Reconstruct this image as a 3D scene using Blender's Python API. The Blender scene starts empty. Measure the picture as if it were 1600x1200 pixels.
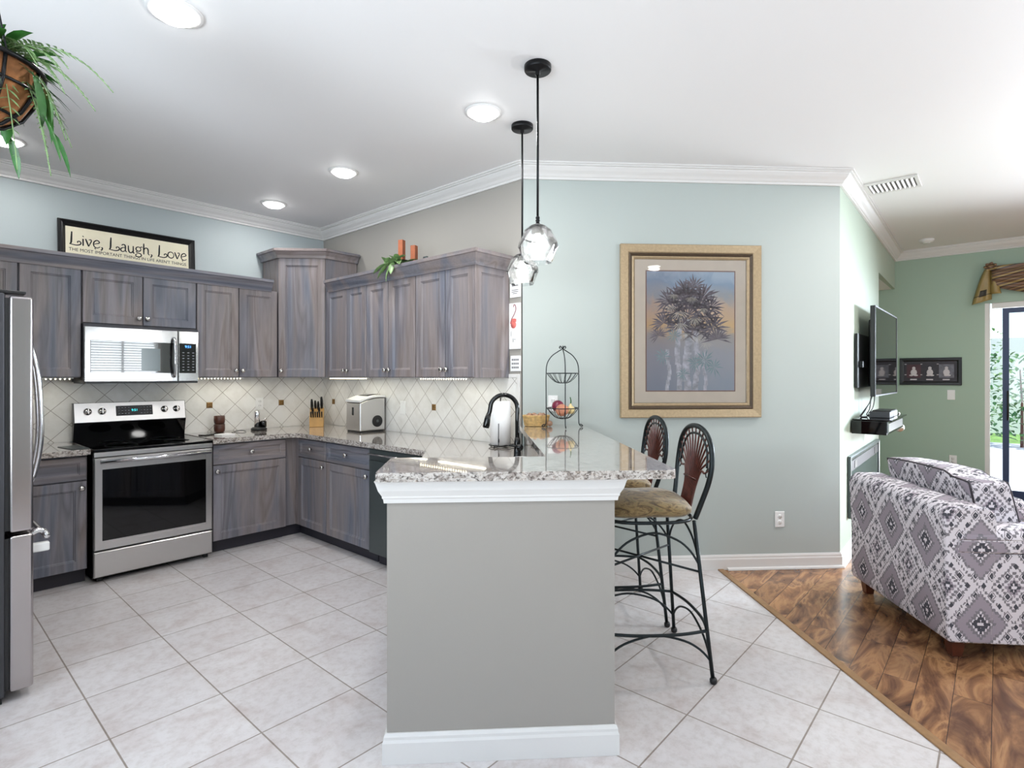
import bpy, bmesh, math, random
from mathutils import Vector, Matrix
from mathutils.geometry import tessellate_polygon
random.seed(7)
SC = bpy.context.scene
COL = SC.collection
PI = math.pi
Q = 2 ** -.5
R = math.radians

# ------------------------------------------------------------------ camera
cam_d = bpy.data.cameras.new('camera')
cam = bpy.data.objects.new('camera', cam_d)
COL.objects.link(cam)
cam.location = (0, 0, 1.415)
cam.rotation_euler = (R(90), 0, R(41.5 - 90))
cam_d.sensor_width = 36
cam_d.lens = 860 / 1600 * 36
cam_d.shift_y = -12 / 1600
cam_d.clip_start = .05
SC.camera = cam

# ------------------------------------------------------------------ world
w = bpy.data.worlds.new('world')
SC.world = w
w.use_nodes = True
nt = w.node_tree
bg = nt.nodes['Background']
sky = nt.nodes.new('ShaderNodeTexSky')
sky.sky_type = 'NISHITA'
sky.sun_disc = False
sky.sun_elevation = R(48)
sky.sun_rotation = R(200)
nt.links.new(sky.outputs[0], bg.inputs[0])
bg.inputs[1].default_value = .42

# ------------------------------------------------------------------ view
SC.view_settings.view_transform = 'Standard'
SC.view_settings.look = 'None'
SC.view_settings.gamma = 1
SC.view_settings.use_curve_mapping = False
SC.view_settings.exposure = -0.42
SC.cycles.use_denoising = True
SC.cycles.max_bounces = 8
SC.cycles.caustics_reflective = False
SC.cycles.caustics_refractive = False
SC.cycles.sample_clamp_indirect = 6


def area(name, loc, target, sx, sy, power, color=(1, 1, 1), disk=False, spread=None):
    d = bpy.data.lights.new(name, 'AREA')
    d.shape = 'DISK' if disk else 'RECTANGLE'
    d.size = sx
    if not disk:
        d.size_y = sy
    d.energy = power
    d.color = color
    if spread:
        d.spread = R(spread)
    o = bpy.data.objects.new(name, d)
    COL.objects.link(o)
    o.location = loc
    v = Vector(target) - Vector(loc)
    o.rotation_euler = v.to_track_quat('-Z', 'Y').to_euler()
    return o


CEIL = 2.93
WARM = (1.0, .965, .92)
DAY = (.80, .90, 1.0)
# daylight through the back window and patio door, with added fill lamps
area('window_daylight', (3.35, -4.75, 1.5), (3.1, -1.0, 4.4), 1.5, 1.9, 130, DAY, spread=125)
area('side_fill', (-2.44, -1.2, 1.4), (1.0, .3, 4.6), 2.2, 1.7, 95, DAY, spread=115)  # fill lamp at an added, unseen side window, aimed up at the ceiling
area('left_fill', (-2.44, 1.45, 1.4), (.6, 3.2, 4.6), 1.6, 1.6, 105, DAY, spread=115)  # added fill, no known window here; lifts kitchen ceiling and cabinet fronts
area('patio_daylight', (9.1, -2.0, 2.0), (4.0, 1.2, .6), 1.5, 1.0, 950, DAY)
area('patio_fill', (8.75, -1.9, .35), (5.6, -.6, 2.93), 2.6, .6, 230, (.97, .98, 1.0))  # added low lamp outside the door, brightens the right-hand ceiling
sun_d = bpy.data.lights.new('sun', 'SUN')
sun_d.energy = 8
sun_d.angle = R(1)
sun_o = bpy.data.objects.new('sun', sun_d)
COL.objects.link(sun_o)
sun_o.rotation_euler = (R(38), 0, R(-10))
# recessed lamps: every lamp sits just under its own ceiling can
CANS = [(.784, 2.564), (2.253, 2.214), (2.224, 3.63), (2.231, 4.761), (.489, 4.762),
        (4.45, -.25), (.2, .4), (2.0, -1.4), (6.4, -1.2)]
for (x, y) in CANS:
    area('ceiling_lamp', (x, y, CEIL - .05), (x, y, 0), .15, .15, 6 if y > 4 else (34 if x == 4.45 else 11), (1, .985, .965), disk=True)
# strips below the wall cabinets
for (x, y, sx, sy, p) in [(.74, 5.08, .28, .03, 0.6), (2.0, 5.1, .6, .03, 1.3), (2.72, 4.95, .3, .2, 0.8),
                          (2.82, 4.3, .03, .6, 1.2), (2.82, 3.65, .03, .5, .8), (2.82, 3.0, .03, .5, 1.0)]:
    area('cabinet_strip_lamp', (x, y, 1.385), (x, y, 0), sx, sy, p, (1, .95, .80))


# ------------------------------------------------------------------ colour and material helpers
def lin(c):
    return tuple(((v / 255) / 12.92 if v / 255 <= .04045 else ((v / 255 + .055) / 1.055) ** 2.4) for v in c) + (1,)


class NT:
    """small node builder"""
    def __init__(s, name):
        s.m = bpy.data.materials.new(name)
        s.m.use_nodes = True
        s.t = s.m.node_tree
        s.b = s.t.nodes['Principled BSDF']

    def n(s, typ, **kw):
        nd = s.t.nodes.new(typ)
        for k, v in kw.items():
            if k == 'inp':
                for kk, vv in v.items():
                    if isinstance(vv, bpy.types.NodeSocket):
                        s.t.links.new(vv, nd.inputs[kk])
                    else:
                        nd.inputs[kk].default_value = vv
            else:
                setattr(nd, k, v)
        return nd

    def math(s, op, a, b=0.0, c=None):
        nd = s.n('ShaderNodeMath', operation=op)
        for i, v in enumerate((a, b, c)):
            if v is None:
                continue
            if isinstance(v, bpy.types.NodeSocket):
                s.t.links.new(v, nd.inputs[i])
            else:
                nd.inputs[i].default_value = v
        return nd.outputs[0]

    def ramp(s, fac, stops, const=False):
        nd = s.n('ShaderNodeValToRGB')
        s.t.links.new(fac, nd.inputs[0])
        cr = nd.color_ramp
        cr.interpolation = 'CONSTANT' if const else 'LINEAR'
        while len(cr.elements) < len(stops):
            cr.elements.new(.5)
        for e, (p, c) in zip(cr.elements, stops):
            e.position = p
            e.color = lin(c) if len(c) == 3 else c
        return nd.outputs[0]

    def mix(s, fac, a, b, mode='MIX'):
        nd = s.n('ShaderNodeMix', data_type='RGBA', blend_type=mode)
        for i, v in ((0, fac), (6, a), (7, b)):
            if isinstance(v, bpy.types.NodeSocket):
                s.t.links.new(v, nd.inputs[i])
            else:
                nd.inputs[i].default_value = v
        return nd.outputs[2]

    def set(s, **kw):
        for k, v in kw.items():
            k = k.replace('_', ' ')
            if isinstance(v, bpy.types.NodeSocket):
                s.t.links.new(v, s.b.inputs[k])
            else:
                s.b.inputs[k].default_value = v
        return s

    def bump(s, h, strength=.2, dist=.01):
        nd = s.n('ShaderNodeBump', inp={'Height': h, 'Strength': strength, 'Distance': dist})
        s.t.links.new(nd.outputs[0], s.b.inputs['Normal'])

    def pos(s):
        return s.n('ShaderNodeNewGeometry').outputs['Position']

    def obj(s):
        return s.n('ShaderNodeTexCoord').outputs['Object']

    def mapping(s, v, loc=(0, 0, 0), rot=(0, 0, 0), scale=(1, 1, 1)):
        return s.n('ShaderNodeMapping', inp={'Vector': v, 'Location': loc, 'Rotation': rot, 'Scale': scale}).outputs[0]

    def noise(s, v, scale=5, detail=3, rough=.5, dist=0.0):
        return s.n('ShaderNodeTexNoise', inp={'Vector': v, 'Scale': scale, 'Detail': detail, 'Roughness': rough,
                                              'Distortion': dist}).outputs[0]


def plain(name, c, rough=.5, metal=0.0, coat=0.0, emis=0.0, noise=.0, nscale=40, spec=None, trans=0.0, ecol=None):
    k = NT(name)
    col = lin(c)
    k.set(Base_Color=col, Roughness=rough, Metallic=metal)
    if coat:
        k.set(Coat_Weight=coat, Coat_Roughness=.05)
    if spec is not None:
        k.set(Specular_IOR_Level=spec)
    if trans:
        k.set(Transmission_Weight=trans)
    if emis:
        k.set(Emission_Color=lin(ecol) if ecol else col, Emission_Strength=emis)
    if noise:
        f = k.noise(k.obj(), nscale, 4, .6)
        dk = tuple(v * (1 - noise) for v in col[:3]) + (1,)
        lt = tuple(min(1, v * (1 + noise)) for v in col[:3]) + (1,)
        k.t.links.new(k.ramp(f, [(.3, dk), (.7, lt)]), k.b.inputs['Base Color'])
        k.bump(f, .08, .004)
    return k.m


def wall_paint(name, c):
    k = NT(name)
    k.set(Base_Color=lin(c), Roughness=.55)
    f = k.noise(k.pos(), 140, 3, .6)
    k.bump(f, .06, .003)
    return k.m


M = {}
M['ceiling'] = wall_paint('ceiling_paint', (240, 239, 238))
M['wall_kitchen'] = wall_paint('pale_sage_paint', (181, 191, 193))
M['wall_greige'] = wall_paint('greige_paint', (164, 160, 153))
M['wall_bar'] = wall_paint('bar_greige_paint', (160, 155, 148))
M['wall_sage'] = wall_paint('light_sage_paint', (182, 190, 186))
M['wall_green'] = wall_paint('sage_green_paint', (168, 190, 172))
M['wall_tv'] = wall_paint('pale_green_paint', (180, 194, 178))
M['wall_white'] = wall_paint('white_paint', (225, 225, 220))
M['trim'] = plain('white_trim_paint', (228, 226, 223), .35)
M['steel'] = plain('brushed_steel', (216, 214, 212), .3, 1.0)
M['steel_dark'] = plain('dark_steel_case', (70, 70, 74), .45, .6)  # dark grey metal in one even colour
M['slate'] = plain('slate_appliance_panel', (84, 92, 92), .32, .5)
M['chrome'] = plain('polished_chrome', (225, 225, 228), .09, 1.0)
M['nickel'] = plain('satin_nickel', (205, 202, 198), .2, 1.0)
M['mirror_black'] = plain('reflective_black_door_glass', (8, 8, 9), .02, 0, spec=1.0, coat=1.0)
M['steel_mw'] = plain('polished_steel', (184, 182, 182), .14, 1.0)
M['steel_fridge'] = plain('grey_steel_door', (180, 174, 174), .2, 1.0)
M['black_gloss'] = plain('black_glass', (8, 8, 9), .035, 0, spec=.5)
M['black_satin'] = plain('black_satin_plastic', (18, 18, 20), .35)
M['black_metal'] = plain('black_metal', (22, 22, 24), .38, .6)
M['iron'] = plain('dark_wrought_iron', (40, 46, 48), .35, .7, noise=.15)
M['white_plastic'] = plain('white_plastic', (238, 238, 236), .35)
M['paper'] = plain('white_paper', (244, 244, 244), .8, noise=.02)
M['plate_slot'] = plain('outlet_slot', (110, 108, 104), .6)
M['lamp'] = plain('lit_lamp_diffuser', (255, 255, 255), .4, emis=22)
M['bulb'] = plain('lit_bulb', (255, 252, 246), .4, emis=14)
M['led'] = plain('lit_warm_diodes', (255, 240, 200), .4, emis=12)
M['display'] = plain('lit_blue_digits', (90, 170, 255), .4, emis=3)
M['display_teal'] = plain('lit_teal_digits', (60, 220, 225), .4, emis=2.2)
M['key'] = plain('printed_keypad_mark', (150, 155, 160), .5)
M['clay'] = plain('brown_glazed_clay', (78, 42, 30), .3, noise=.35, nscale=12)
M['block_wood'] = plain('pale_knife_block_wood', (205, 160, 96), .45, noise=.12, nscale=14)
M['candle'] = plain('orange_brown_wax', (158, 88, 54), .45, noise=.12, nscale=20)
M['leaf'] = plain('green_leaf', (44, 98, 36), .42, noise=.4, nscale=18)
M['leaf_light'] = plain('pale_green_leaf', (120, 150, 98), .45, noise=.3, nscale=30)
M['leaf_dark'] = plain('dark_green_leaf', (34, 72, 40), .35, noise=.3, nscale=25)
M['coco'] = plain('brown_coco_liner', (150, 98, 58), .9, noise=.35, nscale=22)
M['wicker'] = plain('golden_wicker', (205, 170, 112), .6, noise=.3, nscale=45)
M['shell'] = plain('brown_and_cream_shell', (176, 138, 112), .4, noise=.3, nscale=60)
M['onion'] = plain('red_onion_skin', (120, 36, 62), .3, noise=.2, nscale=25)
M['peach'] = plain('orange_pink_skin', (206, 138, 108), .45, noise=.15, nscale=16)
M['pale_fruit'] = plain('pale_yellow_skin', (226, 205, 148), .4, noise=.12, nscale=20)
M['rattan'] = plain('dark_red_brown_rattan', (74, 34, 26), .3, noise=.4, nscale=30)
M['leg_wood'] = plain('reddish_brown_wood', (84, 40, 24), .35, noise=.25, nscale=20)
M['frame_gold'] = plain('champagne_gold_frame', (178, 156, 124), .42, .3, noise=.12, nscale=60)
M['frame_dark'] = plain('dark_beaded_edge', (84, 70, 56), .45, .3, noise=.3, nscale=180)
M['mat_cream'] = plain('cream_mat_board', (230, 214, 196), .9, noise=.04, nscale=10)
M['mat_edge'] = plain('brown_mat_edge', (146, 112, 100), .8)
M['frame_black'] = plain('black_frame', (10, 9, 11), .35)
M['sign_cream'] = plain('cream_sign_paper', (246, 238, 212), .8, noise=.04, nscale=6)
M['ink'] = plain('black_ink', (26, 24, 22), .8)
M['ink_grey'] = plain('grey_ink', (120, 120, 122), .8)
M['flamingo'] = plain('flamingo_pink', (226, 120, 112), .7, noise=.12, nscale=60)
M['flamingo_dark'] = plain('flamingo_neck_rose', (150, 92, 98), .7)
M['door_frame'] = plain('blue_glare_door_frame', (46, 60, 92), .4, .2)  # dark frame with the bluish daylight glare mixed into its colour
M['patio'] = plain('pale_patio_concrete', (205, 208, 210), .8, noise=.06, nscale=2)
M['grass'] = plain('garden_grass', (110, 150, 70), .9, noise=.3, nscale=3)
M['garden_wall'] = plain('pale_garden_wall', (225, 226, 222), .8)
M['brass_tile'] = plain('brass_accent_tile', (132, 100, 56), .35, .5, noise=.6, nscale=60)
M['smoke'] = plain('smoke_glass_grey', (96, 110, 112), .12, 0, spec=.6)
M['cushion_pipe'] = plain('dark_piping', (62, 56, 62), .8)
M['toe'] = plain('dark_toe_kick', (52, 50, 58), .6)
M['sink'] = plain('sink_steel', (120, 122, 124), .3, 1.0)
M['blind'] = plain('white_blind_slat', (240, 240, 238), .5)


def glass(name, c=(255, 255, 255), rough=0.0):
    k = NT(name)
    k.set(Base_Color=lin(c), Roughness=rough, Transmission_Weight=1.0, IOR=1.45)
    return k.m


def thin_glass():
    k = NT('clear_pendant_glass')
    t = k.t
    gl = t.nodes.new('ShaderNodeBsdfGlossy')
    gl.inputs['Roughness'].default_value = .03
    tr = t.nodes.new('ShaderNodeBsdfTransparent')
    tr.inputs[0].default_value = (.95, .965, .97, 1)
    df = t.nodes.new('ShaderNodeBsdfTranslucent')
    lw = t.nodes.new('ShaderNodeLayerWeight')
    lw.inputs[0].default_value = .19
    m1 = t.nodes.new('ShaderNodeMixShader')
    m1.inputs[0].default_value = .09
    mx = t.nodes.new('ShaderNodeMixShader')
    t.links.new(tr.outputs[0], m1.inputs[1])
    t.links.new(df.outputs[0], m1.inputs[2])
    t.links.new(lw.outputs['Fresnel'], mx.inputs[0])
    t.links.new(m1.outputs[0], mx.inputs[1])
    t.links.new(gl.outputs[0], mx.inputs[2])
    t.links.new(mx.outputs[0], t.nodes['Material Output'].inputs[0])
    return k.m


M['glass'] = thin_glass()


def pane_glass():
    k = NT('window_pane_glass')
    t = k.t
    gl = t.nodes.new('ShaderNodeBsdfGlossy')
    gl.inputs['Roughness'].default_value = .02
    tr = t.nodes.new('ShaderNodeBsdfTransparent')
    fr = t.nodes.new('ShaderNodeFresnel')
    fr.inputs[0].default_value = 1.4
    mx = t.nodes.new('ShaderNodeMixShader')
    t.links.new(fr.outputs[0], mx.inputs[0])
    t.links.new(tr.outputs[0], mx.inputs[1])
    t.links.new(gl.outputs[0], mx.inputs[2])
    t.links.new(mx.outputs[0], t.nodes['Material Output'].inputs[0])
    return k.m


M['pane'] = pane_glass()


def stained_wood(name, horizontal=False, along_y=False):
    k = NT(name)
    rnd = k.n('ShaderNodeObjectInfo').outputs['Random']
    off = k.math('MULTIPLY', rnd, 37.0)
    cv = k.n('ShaderNodeCombineXYZ', inp={0: off, 1: off, 2: off}).outputs[0]
    add = k.n('ShaderNodeVectorMath', operation='ADD', inp={0: k.obj(), 1: cv}).outputs[0]
    sc = (.8, 7, 8) if horizontal else (7, 6, .75)
    v = k.mapping(add, scale=sc)
    if along_y:
        v = k.mapping(add, scale=(7, .8, 8))
    big = k.noise(v, .8, 2, .5, 1.4)
    fine = k.noise(k.mapping(add, scale=(4, 60, 60) if horizontal else (60, 60, 4)), 1.0, 4, .7)
    patch = k.noise(k.mapping(add, loc=(3, 1, 8), scale=sc), .8, 2, .5, .6)
    c1 = k.ramp(big, [(.30, (90, 92, 104)), (.41, (128, 127, 137)), (.50, (150, 143, 145)), (.60, (114, 105, 106)),
                      (.70, (168, 161, 166))])
    c2 = k.ramp(patch, [(.42, (106, 112, 126)), (.58, (148, 135, 130))])
    c = k.mix(.50, c1, c2)
    fg = k.ramp(fine, [(.3, (216, 214, 214)), (.6, (255, 255, 255))])
    c = k.mix(.55, c, fg, 'MULTIPLY')
    k.set(Base_Color=c, Roughness=.42)
    k.bump(fine, .06, .002)
    return k.m


M['wood_v'] = stained_wood('grey_stained_wood_upright_grain')
M['wood_y'] = stained_wood('grey_stained_wood_side_run_grain', True, True)
M['wood_h'] = stained_wood('grey_stained_wood_level_grain', True)


def granite(name):
    k = NT(name)
    p = k.pos()
    pd = k.mapping(p, scale=(1, 1, 1.4))
    a = k.noise(pd, 26, 5, .65, .8)
    b = k.noise(pd, 70, 4, .7, .4)
    vo = k.n('ShaderNodeTexVoronoi', inp={'Vector': pd, 'Scale': 85.0}).outputs['Distance']
    base = k.ramp(a, [(.30, (112, 100, 96)), (.43, (174, 164, 156)), (.55, (214, 208, 202)), (.72, (186, 170, 156))])
    sp = k.ramp(b, [(.36, (44, 40, 42)), (.42, (150, 142, 138)), (.50, (255, 255, 255))])
    c = k.mix(.85, base, sp, 'MULTIPLY')
    m2 = k.ramp(vo, [(.10, (90, 84, 84)), (.2, (255, 255, 255))])
    c = k.mix(.35, c, m2, 'MULTIPLY')
    k.set(Base_Color=c, Roughness=.09, Coat_Weight=1.0, Coat_Roughness=.03, Specular_IOR_Level=.65)
    return k.m


M['granite'] = granite('speckled_grey_granite')


def floor_tile():
    k = NT('pale_stone_floor_tile')
    p = k.pos()
    v = k.mapping(p, loc=(-.568, -.572, 0))
    br = k.n('ShaderNodeTexBrick', offset=0.0, squash=1.0,
             inp={'Vector': v, 'Scale': 1.0, 'Mortar Size': .0035, 'Mortar Smooth': .2, 'Bias': 0.0,
                  'Brick Width': .41, 'Row Height': .405,
                  'Color1': lin((222, 218, 218)), 'Color2': lin((229, 226, 226)), 'Mortar': lin((158, 148, 140))})
    cl = k.noise(k.mapping(p, scale=(1, 1, 1)), 5.5, 5, .62, .5)
    sm = k.noise(p, 26, 4, .7)
    tint = k.ramp(cl, [(.3, (228, 219, 216)), (.5, (247, 245, 245)), (.72, (254, 254, 255))])
    tint2 = k.ramp(sm, [(.35, (232, 228, 224)), (.55, (255, 255, 255))])
    c = k.mix(.8, br.outputs['Color'], tint, 'MULTIPLY')
    c = k.mix(.6, c, tint2, 'MULTIPLY')
    k.set(Base_Color=c, Roughness=.34, Specular_IOR_Level=.45)
    h = k.math('SUBTRACT', 1.0, br.outputs['Fac'])
    k.bump(h, .35, .003)
    return k.m


def wood_floor():
    k = NT('swirled_acacia_plank_floor')
    p = k.pos()
    v = k.mapping(p, loc=(.2, -.022, 0))
    br = k.n('ShaderNodeTexBrick', offset=.37, squash=1.0,
             inp={'Vector': v, 'Scale': 1.0, 'Mortar Size': .0012, 'Mortar Smooth': .1, 'Bias': 0.0,
                  'Brick Width': .92, 'Row Height': .131, 'Color1': (0, 0, 0, 1), 'Color2': (1, 1, 1, 1),
                  'Mortar': (.5, .5, .5, 1)})
    rv = k.n('ShaderNodeSeparateColor', inp={0: br.outputs['Color']}).outputs[0]
    off = k.math('MULTIPLY', rv, 9.0)
    cv = k.n('ShaderNodeCombineXYZ', inp={0: off, 1: off, 2: 0.0}).outputs[0]
    q = k.n('ShaderNodeVectorMath', operation='ADD', inp={0: p, 1: cv}).outputs[0]
    sw = k.noise(k.mapping(q, scale=(1.5, 4.2, 1)), 1.15, 5, .58, 2.2)
    c = k.ramp(sw, [(.26, (74, 50, 38)), (.38, (118, 86, 64)), (.47, (154, 116, 84)), (.56, (192, 150, 108)),
                    (.64, (134, 100, 76)), (.74, (200, 162, 124))])
    tone = k.ramp(rv, [(0, (190, 176, 172)), (1, (255, 240, 226))])
    c = k.mix(.75, c, tone, 'MULTIPLY')
    c = k.mix(br.outputs['Fac'], c, lin((46, 28, 20)))
    k.set(Base_Color=c, Roughness=.22, Specular_IOR_Level=.5)
    return k.m


def splash_tile(name, axis, y0, pitch):
    k = NT(name)
    s = k.n('ShaderNodeSeparateXYZ', inp={0: k.pos()})
    u = k.math('SUBTRACT', s.outputs[axis], y0)
    z = k.math('SUBTRACT', s.outputs[2], 1.158)
    v = k.n('ShaderNodeCombineXYZ', inp={0: u, 1: z, 2: 0.0}).outputs[0]
    v = k.mapping(v, rot=(0, 0, R(45)))
    v = k.mapping(v, loc=(10 * pitch * Q, 10 * pitch * Q, 0))
    br = k.n('ShaderNodeTexBrick', offset=0.0, squash=1.0,
             inp={'Vector': v, 'Scale': 1.0, 'Mortar Size': .0022, 'Mortar Smooth': .3, 'Bias': 0.0,
                  'Brick Width': pitch * Q, 'Row Height': pitch * Q, 'Color1': lin((232, 231, 228)),
                  'Color2': lin((238, 237, 234)), 'Mortar': lin((160, 154, 148))})
    cl = k.noise(k.pos(), 9, 4, .6)
    c = k.mix(.6, br.outputs['Color'], k.ramp(cl, [(.3, (232, 230, 226)), (.6, (255, 255, 255))]), 'MULTIPLY')
    k.set(Base_Color=c, Roughness=.3)
    k.bump(k.math('SUBTRACT', 1.0, br.outputs['Fac']), .4, .003)
    return k.m


M['floor_tile'] = floor_tile()
M['floor_wood'] = wood_floor()
M['splash_range'] = splash_tile('diagonal_cream_wall_tile_range_side', 0, 1.888, .2195)
M['splash_sink'] = splash_tile('diagonal_cream_wall_tile_sink_side', 1, 3.512, .2228)
M['strip_wood'] = plain('light_brown_wood_strip', (156, 120, 82), .4, noise=.15, nscale=30)


def ikat():
    k = NT('grey_white_ikat_fabric')
    uv = k.n('ShaderNodeUVMap', uv_map='UVMap').outputs[0]
    jag = k.noise(k.mapping(uv, scale=(1, 1, 1)), 30, 2, .5)
    s = k.n('ShaderNodeSeparateXYZ', inp={0: uv})

    def cell(sock, size, off=0.0):
        a = k.math('ADD', k.math('DIVIDE', sock, size), off)
        f = k.math('FRACT', a)
        return k.math('MULTIPLY', k.math('ABSOLUTE', k.math('SUBTRACT', f, .5)), 2.0)
    U, V = s.outputs[0], s.outputs[1]
    # large diamond lattice with stepped edges
    fu, fv = cell(U, .31), cell(V, .37)
    st = k.math('MULTIPLY', k.math('ROUND', k.math('MULTIPLY', fv, 13.0)), 1 / 13)
    t = k.math('ADD', fu, st)
    t = k.math('ADD', t, k.math('MULTIPLY', k.math('SUBTRACT', jag, .5), .20))
    th = k.math('MULTIPLY', t, .5)
    W_, G, D_, L = (222, 216, 222), (128, 124, 130), (72, 72, 80), (158, 148, 158)
    big = k.ramp(th, [(0, W_), (.04, D_), (.13, W_), (.16, G), (.22, L), (.38, G), (.425, W_), (.50, G), (.525, W_),
                      (.66, G), (.70, W_), (.78, G), (.815, W_), (.86, L), (.91, D_), (.96, W_)], True)
    # small diamonds and hooks in the pale bands
    su, sv = cell(U, .075, .25), cell(V, .10, .25)
    t2 = k.math('ADD', su, sv)
    t2 = k.math('MULTIPLY', k.math('ADD', t2, k.math('MULTIPLY', k.math('SUBTRACT', jag, .5), .25)), .5)
    small = k.ramp(t2, [(0, W_), (.03, D_), (.17, W_), (.24, G), (.30, W_), (.80, W_), (.84, D_)], True)
    band = k.math('MULTIPLY', k.math('GREATER_THAN', th, .43), k.math('LESS_THAN', th, .86))
    c = k.mix(band, big, k.mix(1.0, big, small, 'DARKEN'))
    weave = k.noise(k.mapping(uv, scale=(400, 400, 1)), 1, 1, .5)
    k.set(Base_Color=c, Roughness=.85)
    k.bump(weave, .1, .001)
    return k.m


M['ikat'] = ikat()


def suede():
    k = NT('olive_brown_crushed_suede')
    v = k.mapping(k.obj(), scale=(1.5, 1.5, 5))
    f = k.noise(v, 5.5, 4, .6, 3.0)
    c = k.ramp(f, [(.3, (58, 42, 22)), (.45, (104, 82, 46)), (.55, (140, 116, 74)), (.7, (100, 92, 54)), (.85, (170, 140, 96))])
    k.set(Base_Color=c, Roughness=.7, Sheen_Weight=.3)
    k.bump(f, .3, .01)
    return k.m


M['suede'] = suede()


def swag_fabric():
    k = NT('striped_brown_gold_satin')
    v = k.mapping(k.obj(), rot=(0, R(14), 0), scale=(1, 1, 1))
    s = k.n('ShaderNodeSeparateXYZ', inp={0: v})
    f = k.math('FRACT', k.math('MULTIPLY', s.outputs[2], 10.0))
    c = k.ramp(f, [(0, (126, 96, 74)), (.3, (60, 44, 38)), (.42, (170, 146, 96)), (.6, (104, 78, 62)), (.8, (150, 120, 84)),
                   (.93, (50, 38, 34))], True)
    k.set(Base_Color=c, Roughness=.32, Sheen_Weight=.2)
    return k.m


M['swag'] = swag_fabric()
M['gold_fabric'] = plain('gold_satin', (150, 128, 74), .34, noise=.15, nscale=8)
M['dark_fabric'] = plain('dark_olive_patch', (44, 40, 26), .5)


def painting_sky():
    k = NT('painted_sunset_sky')
    s = k.n('ShaderNodeSeparateXYZ', inp={0: k.obj()})
    nz = k.noise(k.obj(), 7, 4, .6, 1.0)
    h = k.math('ADD', k.math('DIVIDE', s.outputs[2], .865), k.math('MULTIPLY', k.math('SUBTRACT', nz, .5), .28))
    c = k.ramp(h, [(0, (160, 168, 182)), (.3, (176, 176, 184)), (.46, (186, 178, 174)), (.56, (236, 198, 146)),
                   (.68, (226, 196, 170)), (.78, (184, 186, 190)), (.92, (158, 180, 204)), (1, (186, 202, 218))])
    left = k.ramp(k.math('DIVIDE', s.outputs[0], .65), [(.15, (214, 206, 210)), (.75, (255, 255, 255))])
    c = k.mix(.75, c, left, 'MULTIPLY')
    k.set(Base_Color=c, Roughness=.6)
    return k.m


M['paint_sky'] = painting_sky()  # sky and frond colours lightened, glare on the picture put into the paint
M['paint_palm'] = plain('painted_dusky_palm', (126, 116, 124), .6, noise=.3, nscale=30)
M['paint_palm_light'] = plain('painted_light_frond', (222, 214, 196), .6, noise=.2, nscale=30)
M['paint_palm_teal'] = plain('painted_teal_frond', (140, 162, 166), .6, noise=.2, nscale=30)
M['paint_trunk'] = plain('painted_pale_trunk', (186, 184, 192), .6, noise=.4, nscale=20)
M['photo_dark'] = plain('photo_dark_ground', (46, 42, 50), .5, noise=.3, nscale=20)
M['photo_red'] = plain('photo_wine_ground', (74, 44, 52), .5, noise=.2, nscale=20)
M['photo_pale'] = plain('photo_pale_shape', (206, 200, 204), .5)
M['photo_grey'] = plain('photo_grey_ground', (108, 108, 118), .5, noise=.3, nscale=30)


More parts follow.
